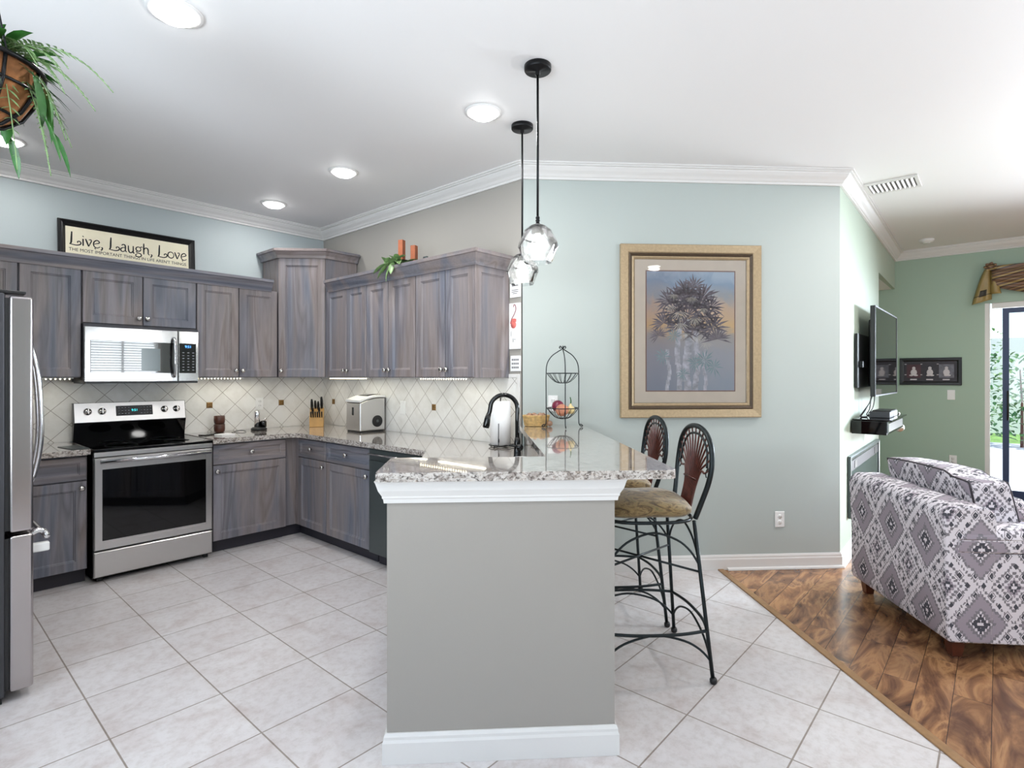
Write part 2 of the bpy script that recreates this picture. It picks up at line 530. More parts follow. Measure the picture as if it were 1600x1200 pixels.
# ------------------------------------------------------------------ mesh helpers
class MB:
    def __init__(s):
        s.v = []
        s.f = []
        s.sm = []

    def add(s, vs, fs, smooth=False):
        o = len(s.v)
        s.v += [tuple(p) for p in vs]
        s.f += [tuple(i + o for i in f) for f in fs]
        s.sm += [smooth] * len(fs)
        return s

    def box(s, x0, x1, y0, y1, z0, z1):
        x0, x1 = sorted((x0, x1))
        y0, y1 = sorted((y0, y1))
        z0, z1 = sorted((z0, z1))
        vs = [(x0, y0, z0), (x1, y0, z0), (x1, y1, z0), (x0, y1, z0), (x0, y0, z1), (x1, y0, z1), (x1, y1, z1), (x0, y1, z1)]
        return s.add(vs, [(0, 3, 2, 1), (4, 5, 6, 7), (0, 1, 5, 4), (1, 2, 6, 5), (2, 3, 7, 6), (3, 0, 4, 7)])

    def prism(s, poly, z0, z1, holes=()):
        loops = [[Vector((p[0], p[1], 0)) for p in poly]] + [[Vector((p[0], p[1], 0)) for p in h] for h in holes]
        tris = tessellate_polygon(loops)
        flat = [p for l in loops for p in l]
        n = len(flat)
        vs = [(p.x, p.y, z0) for p in flat] + [(p.x, p.y, z1) for p in flat]
        fs = []
        for t in tris:
            a, b, c = t
            cr = (flat[b] - flat[a]).cross(flat[c] - flat[a]).z
            if cr < 0:
                a, b, c = a, c, b
            fs.append((a + n, b + n, c + n))
            fs.append((a, c, b))
        k = 0
        for li, l in enumerate(loops):
            m = len(l)
            ar = sum(l[i].x * l[(i + 1) % m].y - l[(i + 1) % m].x * l[i].y for i in range(m))
            fwd = (ar > 0) == (li == 0)
            for i in range(m):
                a, b = k + i, k + (i + 1) % m
                fs.append((a, b, b + n, a + n) if fwd else (b, a, a + n, b + n))
            k += m
        return s.add(vs, fs)

    def tube(s, pts, r, seg=8, cap=True, closed=False):
        pts = [Vector(p) for p in pts]
        n = len(pts)
        rr = r if isinstance(r, (list, tuple)) else [r] * n
        vs, fs = [], []
        up = None
        for i, p in enumerate(pts):
            if closed:
                t = (pts[(i + 1) % n] - pts[i - 1]).normalized()
            else:
                t = (pts[min(i + 1, n - 1)] - pts[max(i - 1, 0)]).normalized()
            if up is None:
                up = Vector((0, 0, 1)) if abs(t.z) < .9 else Vector((1, 0, 0))
                up = (up - t * up.dot(t)).normalized()
            else:
                up = up - t * up.dot(t)
                up = up.normalized() if up.length > 1e-6 else t.orthogonal().normalized()
            sd = t.cross(up)
            for k in range(seg):
                a = 2 * PI * k / seg
                vs.append(p + (up * math.cos(a) + sd * math.sin(a)) * rr[i])
        lim = n if closed else n - 1
        for i in range(lim):
            j = (i + 1) % n
            for k in range(seg):
                k2 = (k + 1) % seg
                fs.append((i * seg + k, i * seg + k2, j * seg + k2, j * seg + k))
        if cap and not closed:
            fs.append(tuple(range(seg))[::-1])
            fs.append(tuple((n - 1) * seg + k for k in range(seg)))
        return s.add(vs, fs, True)

    def lathe(s, prof, c=(0, 0, 0), seg=24, axis='z', smooth=True):
        """prof: list of (radius, height)"""
        vs, fs = [], []
        n = len(prof)
        for (r, h) in prof:
            for k in range(seg):
                a = 2 * PI * k / seg
                x, y, z = r * math.cos(a), r * math.sin(a), h
                if axis == 'y':
                    x, y, z = x, h, -y
                elif axis == 'x':
                    x, y, z = h, x, y
                vs.append((c[0] + x, c[1] + y, c[2] + z))
        for i in range(n - 1):
            for k in range(seg):
                k2 = (k + 1) % seg
                fs.append((i * seg + k, i * seg + k2, (i + 1) * seg + k2, (i + 1) * seg + k))
        if prof[0][0] > 1e-5:
            fs.append(tuple(range(seg))[::-1])
        if prof[-1][0] > 1e-5:
            fs.append(tuple((n - 1) * seg + k for k in range(seg)))
        return s.add(vs, fs, smooth)

    def ball(s, c, r, sc=(1, 1, 1), seg=16):
        prof = [(math.sin(PI * i / 10) * r, -math.cos(PI * i / 10) * r) for i in range(11)]
        prof[0] = (0, -r)
        prof[-1] = (0, r)
        o = len(s.v)
        s.lathe(prof, (0, 0, 0), seg)
        for i in range(o, len(s.v)):
            p = s.v[i]
            s.v[i] = (p[0] * sc[0] + c[0], p[1] * sc[1] + c[1], p[2] * sc[2] + c[2])
        return s

    def grid(s, fn, nu, nv, smooth=True, closeu=False):
        vs = [fn(i / nu, j / nv) for j in range(nv + 1) for i in range(nu + 1)]
        fs = [(j * (nu + 1) + i, j * (nu + 1) + i + 1, (j + 1) * (nu + 1) + i + 1, (j + 1) * (nu + 1) + i)
              for j in range(nv) for i in range(nu)]
        return s.add(vs, fs, smooth)

    def panel(s, x0, x1, z0, z1, rings, back, y0=0.0):
        """front facing -y: rings = [(inset, y)...], closed by a flat centre; sides go back to y=back"""
        rs = [(0, back)] + rings
        o = len(s.v)
        vs, fs = [], []
        for (i, y) in rs:
            vs += [(x0 + i, y0 + y, z0 + i), (x1 - i, y0 + y, z0 + i), (x1 - i, y0 + y, z1 - i), (x0 + i, y0 + y, z1 - i)]
        for a in range(len(rs) - 1):
            for k in range(4):
                k2 = (k + 1) % 4
                fs.append((a * 4 + k, a * 4 + k2, a * 4 + 4 + k2, a * 4 + 4 + k))
        e = (len(rs) - 1) * 4
        fs.append((e, e + 1, e + 2, e + 3))
        fs.append((3, 2, 1, 0))
        return s.add(vs, fs)

    def build(s, name, mat, parent=None, bevel=0.0, seg=2, subsurf=0, loc=None, rotz=None, uv=False, solid=0.0, rot=None):
        me = bpy.data.meshes.new(name)
        me.from_pydata(s.v, [], s.f)
        me.materials.append(M[mat] if isinstance(mat, str) else mat)
        for p, q in zip(me.polygons, s.sm):
            p.use_smooth = q
        me.validate()
        if uv:
            ul = me.uv_layers.new(name='UVMap')
            for p in me.polygons:
                nrm = p.normal
                ax = max(range(3), key=lambda i: abs(nrm[i]))
                for li in p.loop_indices:
                    co = me.vertices[me.loops[li].vertex_index].co
                    ul.data[li].uv = (co.y, co.z) if ax == 0 else ((co.x, co.z) if ax == 1 else (co.x, co.y))
        o = bpy.data.objects.new(name, me)
        COL.objects.link(o)
        if parent:
            o.parent = parent
        if loc:
            o.location = loc
        if rotz is not None:
            o.rotation_euler = (0, 0, rotz)
        if rot:
            o.rotation_euler = rot
        if solid:
            m = o.modifiers.new('s', 'SOLIDIFY')
            m.thickness = solid
            m.offset = 0
        if bevel:
            m = o.modifiers.new('b', 'BEVEL')
            m.width = bevel
            m.segments = seg
            m.limit_method = 'ANGLE'
            m.angle_limit = R(35)
            m.harden_normals = True
            for p in me.polygons:
                p.use_smooth = True
        if subsurf:
            m = o.modifiers.new('u', 'SUBSURF')
            m.levels = m.render_levels = subsurf
        return o


def tag(o, label, cat, group=None):
    o['label'] = label
    o['category'] = cat
    if group:
        o['group'] = group
    return o


def thing(name, label, cat, loc=(0, 0, 0), rotz=0.0, group=None):
    o = bpy.data.objects.new(name, None)
    COL.objects.link(o)
    o.empty_display_size = .1
    o.location = loc
    o.rotation_euler = (0, 0, rotz)
    return tag(o, label, cat, group)


def struct(o):
    o['kind'] = 'structure'
    return o


def cdw(c, d):
    return ((c + d) * Q, (c - d) * Q)


def cat(pts, n=8, closed=False):
    """Catmull-Rom through the points"""
    P = [Vector(p) for p in pts]
    m = len(P)
    out = []
    rng = m if closed else m - 1
    for i in range(rng):
        if closed:
            p0, p1, p2, p3 = P[i - 1], P[i], P[(i + 1) % m], P[(i + 2) % m]
        else:
            p0, p1, p2, p3 = P[max(i - 1, 0)], P[i], P[i + 1], P[min(i + 2, m - 1)]
        for k in range(n):
            t = k / n
            out.append(.5 * ((2 * p1) + (p2 - p0) * t + (2 * p0 - 5 * p1 + 4 * p2 - p3) * t * t + (3 * p1 - p0 - 3 * p2 + p3) * t ** 3))
    if not closed:
        out.append(P[-1])
    return out


def text(body, size, mat, parent, loc, rot, name='lettering', sx=1.0, extrude=.0008):
    cu = bpy.data.curves.new('t', 'FONT')
    cu.body = body
    cu.size = size
    cu.extrude = extrude
    cu.align_x = 'CENTER'
    to = bpy.data.objects.new('t', cu)
    COL.objects.link(to)
    bpy.context.view_layer.update()
    dg = bpy.context.evaluated_depsgraph_get()
    me = bpy.data.meshes.new_from_object(to.evaluated_get(dg))
    bpy.data.objects.remove(to)
    me.materials.clear()
    me.materials.append(M[mat])
    for v in me.vertices:
        v.co.x *= sx
    o = bpy.data.objects.new(name, me)
    COL.objects.link(o)
    o.parent = parent
    o.location = loc
    o.rotation_euler = rot
    return o


# ------------------------------------------------------------------ room shell
E1 = (3.005, 2.557)
E2 = (4.68, .885)
E3 = (6.77, .930)
E4 = (8.2, .960)
XF = 8.2
struct(MB().box(-.55, 3.1, 5.28, 5.4, 0, CEIL).build('wall_range', 'wall_kitchen'))
struct(MB().prism([(3.0, 2.562), (3.1, 2.662), (3.1, 5.28), (3.0, 5.28)], 0, CEIL).build('wall_sink', 'wall_greige'))
struct(MB().prism([E1, (3.09, 2.642), (4.74, .99), E2], 0, CEIL).build('wall_picture', 'wall_sage'))
wt = MB().prism([(4.68, .885), (4.74, .99), (6.77, 1.02), E3], 0, CEIL)
wt.prism([E3, (6.77, 1.02), (8.2, 1.05), E4], 2.49, CEIL)
struct(wt.build('wall_television', 'wall_tv'))
al = MB().box(6.67, 6.77, 1.021, 1.3, 0, 2.6).box(6.67, 8.2, 1.3, 1.4, 0, 2.6)
struct(al.build('wall_alcove', 'wall_green'))
struct(MB().box(6.77, 8.2, .99, 1.3, 2.4895, 2.56).build('ceiling_alcove', 'ceiling'))
fw = MB().box(XF, XF + .12, .12, 1.65, 0, CEIL).box(XF, XF + .12, -3.6, .12, 2.24, CEIL).box(XF, XF + .12, -4.6, -3.6, 0, CEIL)
struct(fw.build('wall_far', 'wall_green'))
bw = MB().box(-2.5, 2.7, -4.6, -4.5, 0, CEIL).box(4.0, 8.32, -4.6, -4.5, 0, CEIL)
bw.box(2.7, 4.0, -4.6, -4.5, 0, .9).box(2.7, 4.0, -4.6, -4.5, 2.4, CEIL)
struct(bw.build('wall_back', 'wall_sage'))
lw = MB().box(-2.6, -2.5, -4.6, -2.4, 0, CEIL).box(-2.6, -2.5, 0.0, .6, 0, CEIL).box(-2.6, -2.5, 2.3, 2.9, 0, CEIL)
lw.box(-2.6, -2.5, .6, 2.3, 0, .6).box(-2.6, -2.5, .6, 2.3, 2.4, CEIL).box(-2.6, -2.5, -2.4, 0, 0, .6)
lw.box(-2.6, -2.5, -2.4, 0, 2.4, CEIL).box(-2.6, -.45, 2.9, 3.0, 0, CEIL).box(-.55, -.45, 3.0, 5.3, 0, CEIL)
struct(lw.build('wall_left', 'wall_kitchen'))
struct(MB().box(-2.7, 8.4, -4.7, 5.45, CEIL, CEIL + .08).build('ceiling', 'ceiling'))
# floor: tile on the kitchen side of the d = 1.745 line, planks beyond it
DB = 1.745
a0, a1 = cdw(-2.2, DB), cdw(3.94, DB)
# point where the line meets the back wall y = -4.6
yb = -4.6
xb = yb + DB / Q
struct(MB().prism([(-2.7, -4.7), (-4.7 + DB / Q, -4.7), (cdw(4.1, DB)), (4.1, 3.4), (4.1, 5.45), (-2.7, 5.45)], -.05, 0).build('floor', 'floor_tile'))
struct(MB().prism([(-4.7 + DB / Q, -4.7), (8.32, -4.7), (8.32, 1.75), (3.95, 1.75), (cdw(4.1, DB))], -.05, -.001).build('floor_planks', 'floor_wood'))
struct(MB().prism([cdw(-3.2, DB), cdw(-3.2, DB + .042), cdw(3.93, DB + .042), cdw(3.93, DB)], -.001, .008).build('trim_1', 'strip_wood', bevel=.003))


def sweep(poly, prof, names, mat, z=0):
    """profile (offset into the room, z) along an open polyline whose room side is on its right hand"""
    n = len(poly)
    P = [Vector((p[0], p[1])) for p in poly]
    nr = []
    for i in range(n - 1):
        t = (P[i + 1] - P[i]).normalized()
        nr.append(Vector((t.y, -t.x)))
    mit = []
    for i in range(n):
        if i == 0:
            mit.append(nr[0])
        elif i == n - 1:
            mit.append(nr[-1])
        else:
            b = (nr[i - 1] + nr[i]).normalized()
            mit.append(b / max(.3, b.dot(nr[i])))
    k = len(prof)
    for i, nm in enumerate(names):
        mb = MB()
        vs = [(P[j].x + mit[j].x * o, P[j].y + mit[j].y * o, zz) for j in (i, i + 1) for (o, zz) in prof]
        fs = [(a, (a + 1) % k, k + (a + 1) % k, k + a) for a in range(k)] + [tuple(range(k))[::-1], tuple(range(k, 2 * k))]
        mb.add(vs, fs)
        struct(mb.build(nm, mat))


crown = [(.0005, 2.826), (.016, 2.826), (.016, 2.842), (.024, 2.846), (.034, 2.862), (.052, 2.878), (.066, 2.898), (.068, 2.906),
         (.082, 2.908), (.082, 2.918), (.094, 2.918), (.094, 2.9295), (.0005, 2.9295)]
sweep([(-.45, 5.28), (3.0, 5.28), E1, E2, E4, (8.2, -4.5)], crown, ['trim_2', 'trim_3', 'trim_4', 'trim_5', 'trim_6'], 'trim')
base = [(.0005, 0.0005), (.016, 0.0005), (.016, .075), (.012, .085), (.012, .095), (.006, .108), (.0005, .108)]
sweep([cdw(3.933, .52), E2, E3], base, ['baseboard_picture', 'baseboard_television'], 'trim')
sweep([(8.2, 1.5), (8.2, .14)], base, ['baseboard_far'], 'trim')
qr = [(.0165, .0005), (.034, .0005), (.031, .012), (.0165, .019)]
sweep([cdw(3.933, DB + .07), (E2[0], E2[1]), E3], qr, ['trim_7', 'trim_8'], 'trim')

# ---- backsplash
b1 = MB().box(-.42, 2.992, 5.2715, 5.2795, .9205, 1.404)
tag(b1.build('backsplash', 'splash_range'), 'cream diagonal tile backsplash behind the range', 'backsplash')
b2 = MB().box(2.9915, 2.9995, 2.60, 5.2715, .9205, 1.404)
bs = b2.build('backsplash', 'splash_sink')
tag(bs, 'cream diagonal tile backsplash beside the sink and ice maker', 'backsplash')
MB().box(2.988, 2.9995, 2.572, 2.5995, .9205, 1.432).box(2.988, 2.9995, 2.5995, 2.684, 1.4045, 1.432).build('edge_tile', 'trim', bs, bevel=.004)
for (x, who) in ((1.888, 'left one, above the brown cups'), (2.543, 'right one, near the knife block')):
    tag(MB().panel(x - .026, x + .026, 1.132, 1.184, [(.004, 0), (.008, -.002)], .0035, 5.2675).build('accent_tile', 'brass_tile'),
        'small brass accent tile behind the range counter, ' + who, 'tile')
for (y, who) in ((5.071, 'the far one on the sink wall near the corner'), (3.512, 'on the sink wall between ice maker and faucet')):
    o = MB().panel(-.026, .026, 1.132, 1.184, [(.004, 0), (.008, -.002)], .0035).build('accent_tile', 'brass_tile', loc=(2.9875, y, 0), rotz=R(-90))
    tag(o, 'small brass accent tile, ' + who, 'tile')


# ------------------------------------------------------------------ cabinets
def knob(parent, x, z, y=0.0, name='knob'):
    return MB().lathe([(.0, -.030), (.011, -.0295), (.018, -.024), (.019, -.018), (.014, -.012), (.007, -.009), (.0065, 0)], (x, y, z), 14, 'y').build(name, 'nickel', parent)


def door(parent, x0, x1, z0, z1, kx=None, kz=None, kind='door', stile=.058):
    h = kind == 'drawer'
    st = .036 if h else stile
    mb = MB().panel(x0, x1, z0, z1, [(.0, .003), (.003, 0), (st, 0), (st + .004, .005), (st + .007, .005), (st + .014, .0105)], .019)
    o = mb.build(kind, 'wood_h' if h else 'wood_v', parent)
    if kx is not None:
        knob(o, kx, kz)
    return o


def cabinet(name, label, cat_, loc, rotz, w_, h, depth, fronts, toe=0.0, group=None, end=None):
    t = thing(name, label, cat_, loc, rotz, group)
    MB().box(0, w_, .0225, depth, toe, h).build('body', 'wood_v', t)
    if toe:
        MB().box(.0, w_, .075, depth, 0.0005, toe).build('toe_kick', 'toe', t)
    for f in fronts:
        door(t, *f)
    return t


g = .007
UB, UT = 1.405, 2.19
UH = UT - UB


def doors(xs, h, pairs, z0=.004, kz=.055):
    out = []
    for i in range(len(xs) - 1):
        side = pairs[i]
        kx = None if side is None else (xs[i + 1] - .028 if side == 'r' else xs[i] + .028)
        out.append((xs[i] + g / 2, xs[i + 1] - g / 2, z0, h - .003, kx, z0 + kz if kx else None))
    return out


YU = 4.93
# wall cabinets on the range wall
cabinet('wall_cabinet', 'grey stained wall cabinet above the refrigerator at the left edge', 'cabinet', (-.40, YU, UB), 0, .97, UH, .348,
        doors([0, .485, .97], UH, 'rl'))
cabinet('wall_cabinet', 'grey stained single door wall cabinet left of the microwave', 'cabinet', (.572, YU, UB), 0, .34, UH, .348,
        doors([0, .34], UH, [None]))
cabinet('wall_cabinet', 'short grey stained two door wall cabinet directly above the microwave', 'cabinet', (.914, YU, 1.80), 0, .752, UT - 1.80, .348,
        doors([0, .376, .752], UT - 1.80, 'rl', .004, .052))
cabinet('wall_cabinet', 'grey stained two door wall cabinet right of the microwave', 'cabinet', (1.668, YU, UB), 0, .676, UH, .348,
        doors([0, .336, .676], UH, 'rl'))
# tall diagonal corner cabinet
cw = math.hypot(.304, .30)
cc = thing('corner_cabinet', 'tall grey stained diagonal wall cabinet in the kitchen corner', 'cabinet', (2.348, 4.934, UB), R(-45))
CH = 2.50 - UB
L = .304 / Q
body = [(0.001, .0195), (L - .001, .0195)]
# body polygon in world, built as own mesh
loc2 = Vector((2.348, 4.934))


def w2l(x, y):
    dx, dy = x - loc2.x, y - loc2.y
    return ((dx - dy) * Q, (dx + dy) * Q)


poly = [w2l(2.36, 4.949), w2l(2.665, 4.643), w2l(2.985, 4.643), w2l(2.985, 5.266), w2l(2.36, 5.266)]
MB().prism(poly, 0, CH).build('body', 'wood_v', cc)
dr = MB().panel(.006, L - .006, .004, CH - .004, [(.0, .003), (.003, 0), (.064, 0), (.068, .005), (.071, .005), (.078, .0105)], .0155).build('door', 'wood_v', cc)
knob(dr, .034, .06)
ccr = [(.0, CH - .004), (.012, CH - .004), (.016, CH + .02), (.04, CH + .052), (.052, CH + .056), (.052, CH + .078), (0, CH + .078)]
mb = MB()
pl_ = [w2l(2.352, 5.266), w2l(2.352, 4.936), w2l(2.652, 4.636), w2l(2.985, 4.636)]
P = [Vector(p) for p in pl_]
nn = []
for i in range(3):
    t_ = (P[i + 1] - P[i]).normalized()
    nn.append(Vector((t_.y, -t_.x)))
for i in range(3):
    for_v = []
    for j in (i, i + 1):
        if j == 0:
            m_ = nn[0]
        elif j == 3:
            m_ = nn[2]
        else:
            b_ = (nn[j - 1] + nn[j]).normalized()
            m_ = b_ / b_.dot(nn[j])
        for (o_, z_) in ccr:
            for_v.append((P[j].x + m_.x * o_, P[j].y + m_.y * o_, z_))
    k_ = len(ccr)
    mb.add(for_v, [(a, (a + 1) % k_, k_ + (a + 1) % k_, k_ + a) for a in range(k_)] + [tuple(range(k_))[::-1], tuple(range(k_, 2 * k_))])
mb.prism(poly, CH + .0005, CH + .07)
mb.build('crown', 'wood_h', cc)

# wall cabinets on the sink wall (local x runs to world -y)
XU = 2.65
for (y0, y1, ym, who) in ((4.615, 3.981, 4.284, 'on the sink wall nearest the tall corner cabinet'), (3.979, 3.329, 3.676, 'on the sink wall below the ivy and candles'),
                          (3.327, 2.69, 2.991, 'at the open end of the sink wall, beside the pendants')):
    w_ = y0 - y1
    cab = cabinet('wall_cabinet', 'two door grey wall cabinet ' + who, 'cabinet', (XU, y0, UB), R(-90), w_ - .001, UH, .348,
                  doors([0, y0 - ym, w_ - .001], UH, 'rl'))
    if y1 < 2.7:
        ep = MB().panel(0, .345, .0, UH, [(.0, .003), (.003, 0), (.055, 0), (.059, .005), (.062, .005), (.069, .009)], .0145)
        e = ep.build('end_panel', 'wood_v', cab, loc=(w_ + .0145, .001, 0), rotz=R(90))


def cab_crown(poly, name, label, mat='wood_h'):
    prof = [(.0, UT - .012), (.010, UT - .012), (.014, UT + .01), (.03, UT + .035), (.045, UT + .062), (.056, UT + .066), (.056, UT + .09), (.0, UT + .09)]
    P = [Vector(p) for p in poly]
    n = len(P)
    nr = []
    for i in range(n - 1):
        t = (P[i + 1] - P[i]).normalized()
        nr.append(Vector((t.y, -t.x)))
    mb = MB()
    k = len(prof)
    for i in range(n - 1):
        vs = []
        for j in (i, i + 1):
            if j == 0:
                m = nr[0]
            elif j == n - 1:
                m = nr[-1]
            else:
                b = (nr[j - 1] + nr[j]).normalized()
                m = b / b.dot(nr[j])
            vs += [(P[j].x + m.x * o, P[j].y + m.y * o, z) for (o, z) in prof]
        mb.add(vs, [(a, (a + 1) % k, k + (a + 1) % k, k + a) for a in range(k)] + [tuple(range(k))[::-1], tuple(range(k, 2 * k))])
    tag(mb.build(name, mat), label, 'molding')


cab_crown([(-.40, 4.929), (2.285, 4.929)], 'cabinet_crown', 'grey wood crown strip along the top of the range wall cabinets')
cab_crown([(2.649, 4.57), (2.649, 2.6745), (2.995, 2.6745)], 'cabinet_crown', 'grey wood crown strip along the top of the sink wall cabinets', 'wood_y')

# base cabinets
YL = 4.66
BH = .878


def base_fronts(w_, zd=.705, kx='c', dk='l'):
    f = [(.006, w_ - .006, zd + .005, BH - .012, w_ / 2, (zd + BH) / 2, 'drawer')]
    f.append((.006, w_ - .006, .105, zd - .002, .034 if dk == 'l' else w_ - .034, zd - .048))
    return f


cabinet('base_cabinet', 'grey stained base cabinet between the refrigerator and the range', 'cabinet', (.42, YL, 0), 0, .475, BH, .60,
        [(.006, .469, .709, BH - .012, .12, .79, 'drawer'), (.006, .469, .105, .703, .44, .657)], .10)
cabinet('base_cabinet', 'grey stained base cabinet right of the range with one drawer', 'cabinet', (1.690, YL, 0), 0, .605, BH, .60, base_fronts(.605), .10)
cf = thing('corner_filler', 'grey stained filler panel in the inner corner of the base cabinets', 'cabinet', (0, 0, 0))
MB().prism([(2.297, 4.70), (2.40, 4.70), (2.40, 4.645), (2.43, 4.645), (2.43, 4.74), (2.297, 4.74)], .1, BH).build('panel', 'wood_v', cf)
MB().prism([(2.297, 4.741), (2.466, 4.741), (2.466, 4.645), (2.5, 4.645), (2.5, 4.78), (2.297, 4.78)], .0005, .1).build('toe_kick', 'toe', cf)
XL = 2.39
cabinet('base_cabinet', 'narrow grey base cabinet on the sink wall next to the corner', 'cabinet', (XL, 4.640, 0), R(-90), .466, BH, .59, base_fronts(.466, dk='r'), .10)
cabinet('base_cabinet', 'grey base cabinet on the sink wall beside the dishwasher', 'cabinet', (XL, 4.172, 0), R(-90), .63, BH, .59, base_fronts(.63, dk='r'), .10)
sb = thing('sink_cabinet', 'grey sink base cabinet on the kitchen side of the peninsula', 'cabinet', (*cdw(2.21, -.30), 0), R(45))
MB().box(0, 1.09, -.58, 0, .1, .70).box(0, 1.09, -.02, 0, .70, BH).build('body', 'wood_v', sb)
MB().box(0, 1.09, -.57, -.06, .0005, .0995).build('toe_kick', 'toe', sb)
for (x0, x1, kx) in ((.02, .54, .5), (.55, 1.07, .59)):
    d_ = MB().panel(-x1, -x0, .11, .70, [(.0, .003), (.003, 0), (.055, 0), (.062, .009)], .019).build('door', 'wood_v', sb, loc=(0, .02, 0), rotz=PI)
    knob(d_, -kx, .65)

# dishwasher
dw = thing('dishwasher', 'dark slate dishwasher below the counter at the peninsula bend', 'dishwasher', (XL - .012, 3.538, 0), R(-90))
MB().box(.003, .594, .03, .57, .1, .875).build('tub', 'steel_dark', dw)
MB().box(.003, .594, 0, .029, .1, .79).build('door', 'slate', dw, bevel=.004)
MB().box(.003, .594, 0.002, .029, .793, .874).build('control_panel', 'slate', dw, bevel=.004)
MB().box(.02, .58, .08, .5, .0005, .0995).build('toe_kick', 'toe', dw)
MB().tube([(.03, -.002, .835), (.035, -.028, .84), (.56, -.028, .84), (.565, -.002, .835)], .008, 8).build('handle', 'chrome', dw)

# ------------------------------------------------------------------ worktops
CT, CB = .92, .882
A1 = [(-.42, 4.62), (.905, 4.62), (.905, 5.268), (-.42, 5.268)]
tag(MB().prism(A1, CB, CT).build('granite_countertop', 'granite', bevel=.004), 'speckled granite countertop between refrigerator and range', 'countertop')
dS = -.345
low = [(1.683, 4.62), (2.27, 4.62), (2.335, 4.595), (2.36, 4.53), (2.36, 2.36 - dS / Q), cdw(2.205, dS), cdw(2.205, .325), cdw(3.925, .325),
       (2.985, 2.60), (2.985, 5.268), (1.683, 5.268)]
hole = [cdw(2.62, -.235), cdw(3.335, -.235), cdw(3.335, .175), cdw(2.62, .175)]
tag(MB().prism(low, CB, CT, [hole]).build('granite_countertop', 'granite'), 'long speckled granite countertop from range around to the sink', 'countertop')
sk = thing('sink', 'undermount steel sink set in the lower peninsula counter', 'sink', (*cdw(2.62, 0), 0), R(-45))
s0, s1, t0, t1 = -.24, .18, -.005, .72
sm = MB()
for (bx) in ((s0, s0 + .004, t0, t1, .70, .8815), (s1 - .004, s1, t0, t1, .70, .8815), (s0, s1, t0, t0 + .004, .70, .8815), (s0, s1, t1 - .004, t1, .70, .8815), (s0, s1, t0, t1, .70, .704)):
    sm.box(*bx)
sm.build('basin', 'sink', sk)
MB().lathe([(.035, .7045), (.04, .7065), (.03, .7055), (0, .705)], (-.03, .36, 0), 16).build('drain', 'chrome', sk)

# peninsula walls
c0 = 2.04
pw = MB().prism([cdw(c0, -.334), cdw(c0, .511), cdw(3.932, .511), cdw(3.932, .33), cdw(2.2, .33), cdw(2.2, -.334)], 0, 1.036)
struct(pw.build('wall_peninsula', 'wall_bar'))
# bar top
bar = MB()
r_ = .035
cs, ds = 1.985, .735
arc = [cdw(cs + r_ - r_ * math.cos(a), ds - r_ + r_ * math.sin(a)) for a in [i * PI / 2 / 6 for i in range(7)]]
bar.prism([cdw(cs + .012, -.368), cdw(cs, -.356)] + arc + [cdw(3.931, ds), cdw(3.931, .29), cdw(2.355, .29), cdw(2.355, -.368)], 1.037, 1.070)
tag(bar.build('bar_countertop', 'granite', bevel=.004), 'raised L-shaped speckled granite bar top on the peninsula', 'countertop')
ms = thing('cornice', 'white painted cornice directly under the raised granite bar', 'molding', (0, 0, 0), R(-45))
cp = [(.0005, .952), (.010, .952), (.012, .966), (.016, .972), (.016, .978), (.028, 1.0), (.036, 1.028), (.040, 1.0365), (.0005, 1.0365)]
mb = MB()
pts = [(.511, 3.93), (.511, c0), (-.334, c0), (-.334, 2.2)]
P = [Vector(p) for p in pts]
nr = []
for i in range(3):
    t_ = (P[i + 1] - P[i]).normalized()
    nr.append(Vector((-t_.y, t_.x)))


def wrap(mb, P, nr, prof):
    k = len(prof)
    n = len(P)
    for i in range(n - 1):
        vs = []
        for j in (i, i + 1):
            if j == 0:
                m = nr[0]
            elif j == n - 1:
                m = nr[-1]
            else:
                b = (nr[j - 1] + nr[j]).normalized()
                m = b / b.dot(nr[j])
            vs += [(P[j].x + m.x * o, P[j].y + m.y * o, z) for (o, z) in prof]
        mb.add(vs, [(a, (a + 1) % k, k + (a + 1) % k, k + a) for a in range(k)] + [tuple(range(k))[::-1], tuple(range(k, 2 * k))])


if (P[0] + nr[0] * .1).x < P[0].x:
    nr = [-v for v in nr]
wrap(mb, P, nr, cp)
mb.build('molding', 'trim', ms)
mb = MB()
bp = [(.0005, .0005), (.015, .0005), (.015, .078), (.011, .088), (.011, .098), (.005, .110), (.0005, .110)]
wrap(mb, P, nr, bp)
struct(mb.build('baseboard_peninsula', 'trim', rotz=R(-45)))
# tiled splash on the sink side of the raised wall
tag(MB().box(.323, .3295, 2.21, 3.92, .9205, 1.0365).build('granite_splash', 'granite', rotz=R(-45)), 'grey granite splash strip rising from the sink counter to the bar', 'backsplash')

# ------------------------------------------------------------------ range
rg = thing('range', 'stainless steel electric range with black glass top and oven', 'stove', (.914, 4.60, 0))
W = .759
MB().box(.002, W - .002, .03, .655, .03, .895).build('body', 'black_satin', rg)
MB().box(0, W, .0, .64, .895, .917).build('cooktop', 'black_gloss', rg, bevel=.005)
ct = MB()
od = MB().panel(.004, W - .004, .222, .855, [(.0, .006), (.006, 0), (.048, 0), (.049, .002)], .03)
odr = od.build('oven_door', 'steel', rg)
MB().box(.050, W - .050, -.001, .004, .285, .775).build('oven_window', 'black_gloss', odr, bevel=.002)
MB().tube([(.03, -.045, .832), (W - .03, -.045, .832)], .0135, 12).build('oven_handle', 'chrome', odr)
for x in (.06, W - .06):
    MB().box(x - .014, x + .014, -.045, .002, .822, .842).build('handle_bracket', 'chrome', odr, bevel=.003)
MB().box(.004, W - .004, .0, .03, .862, .893).build('vent_strip', 'steel', rg, bevel=.002)
MB().panel(.004, W - .004, .04, .212, [(.0, .006), (.006, 0), (.02, 0)], .03).build('storage_drawer', 'steel', rg)
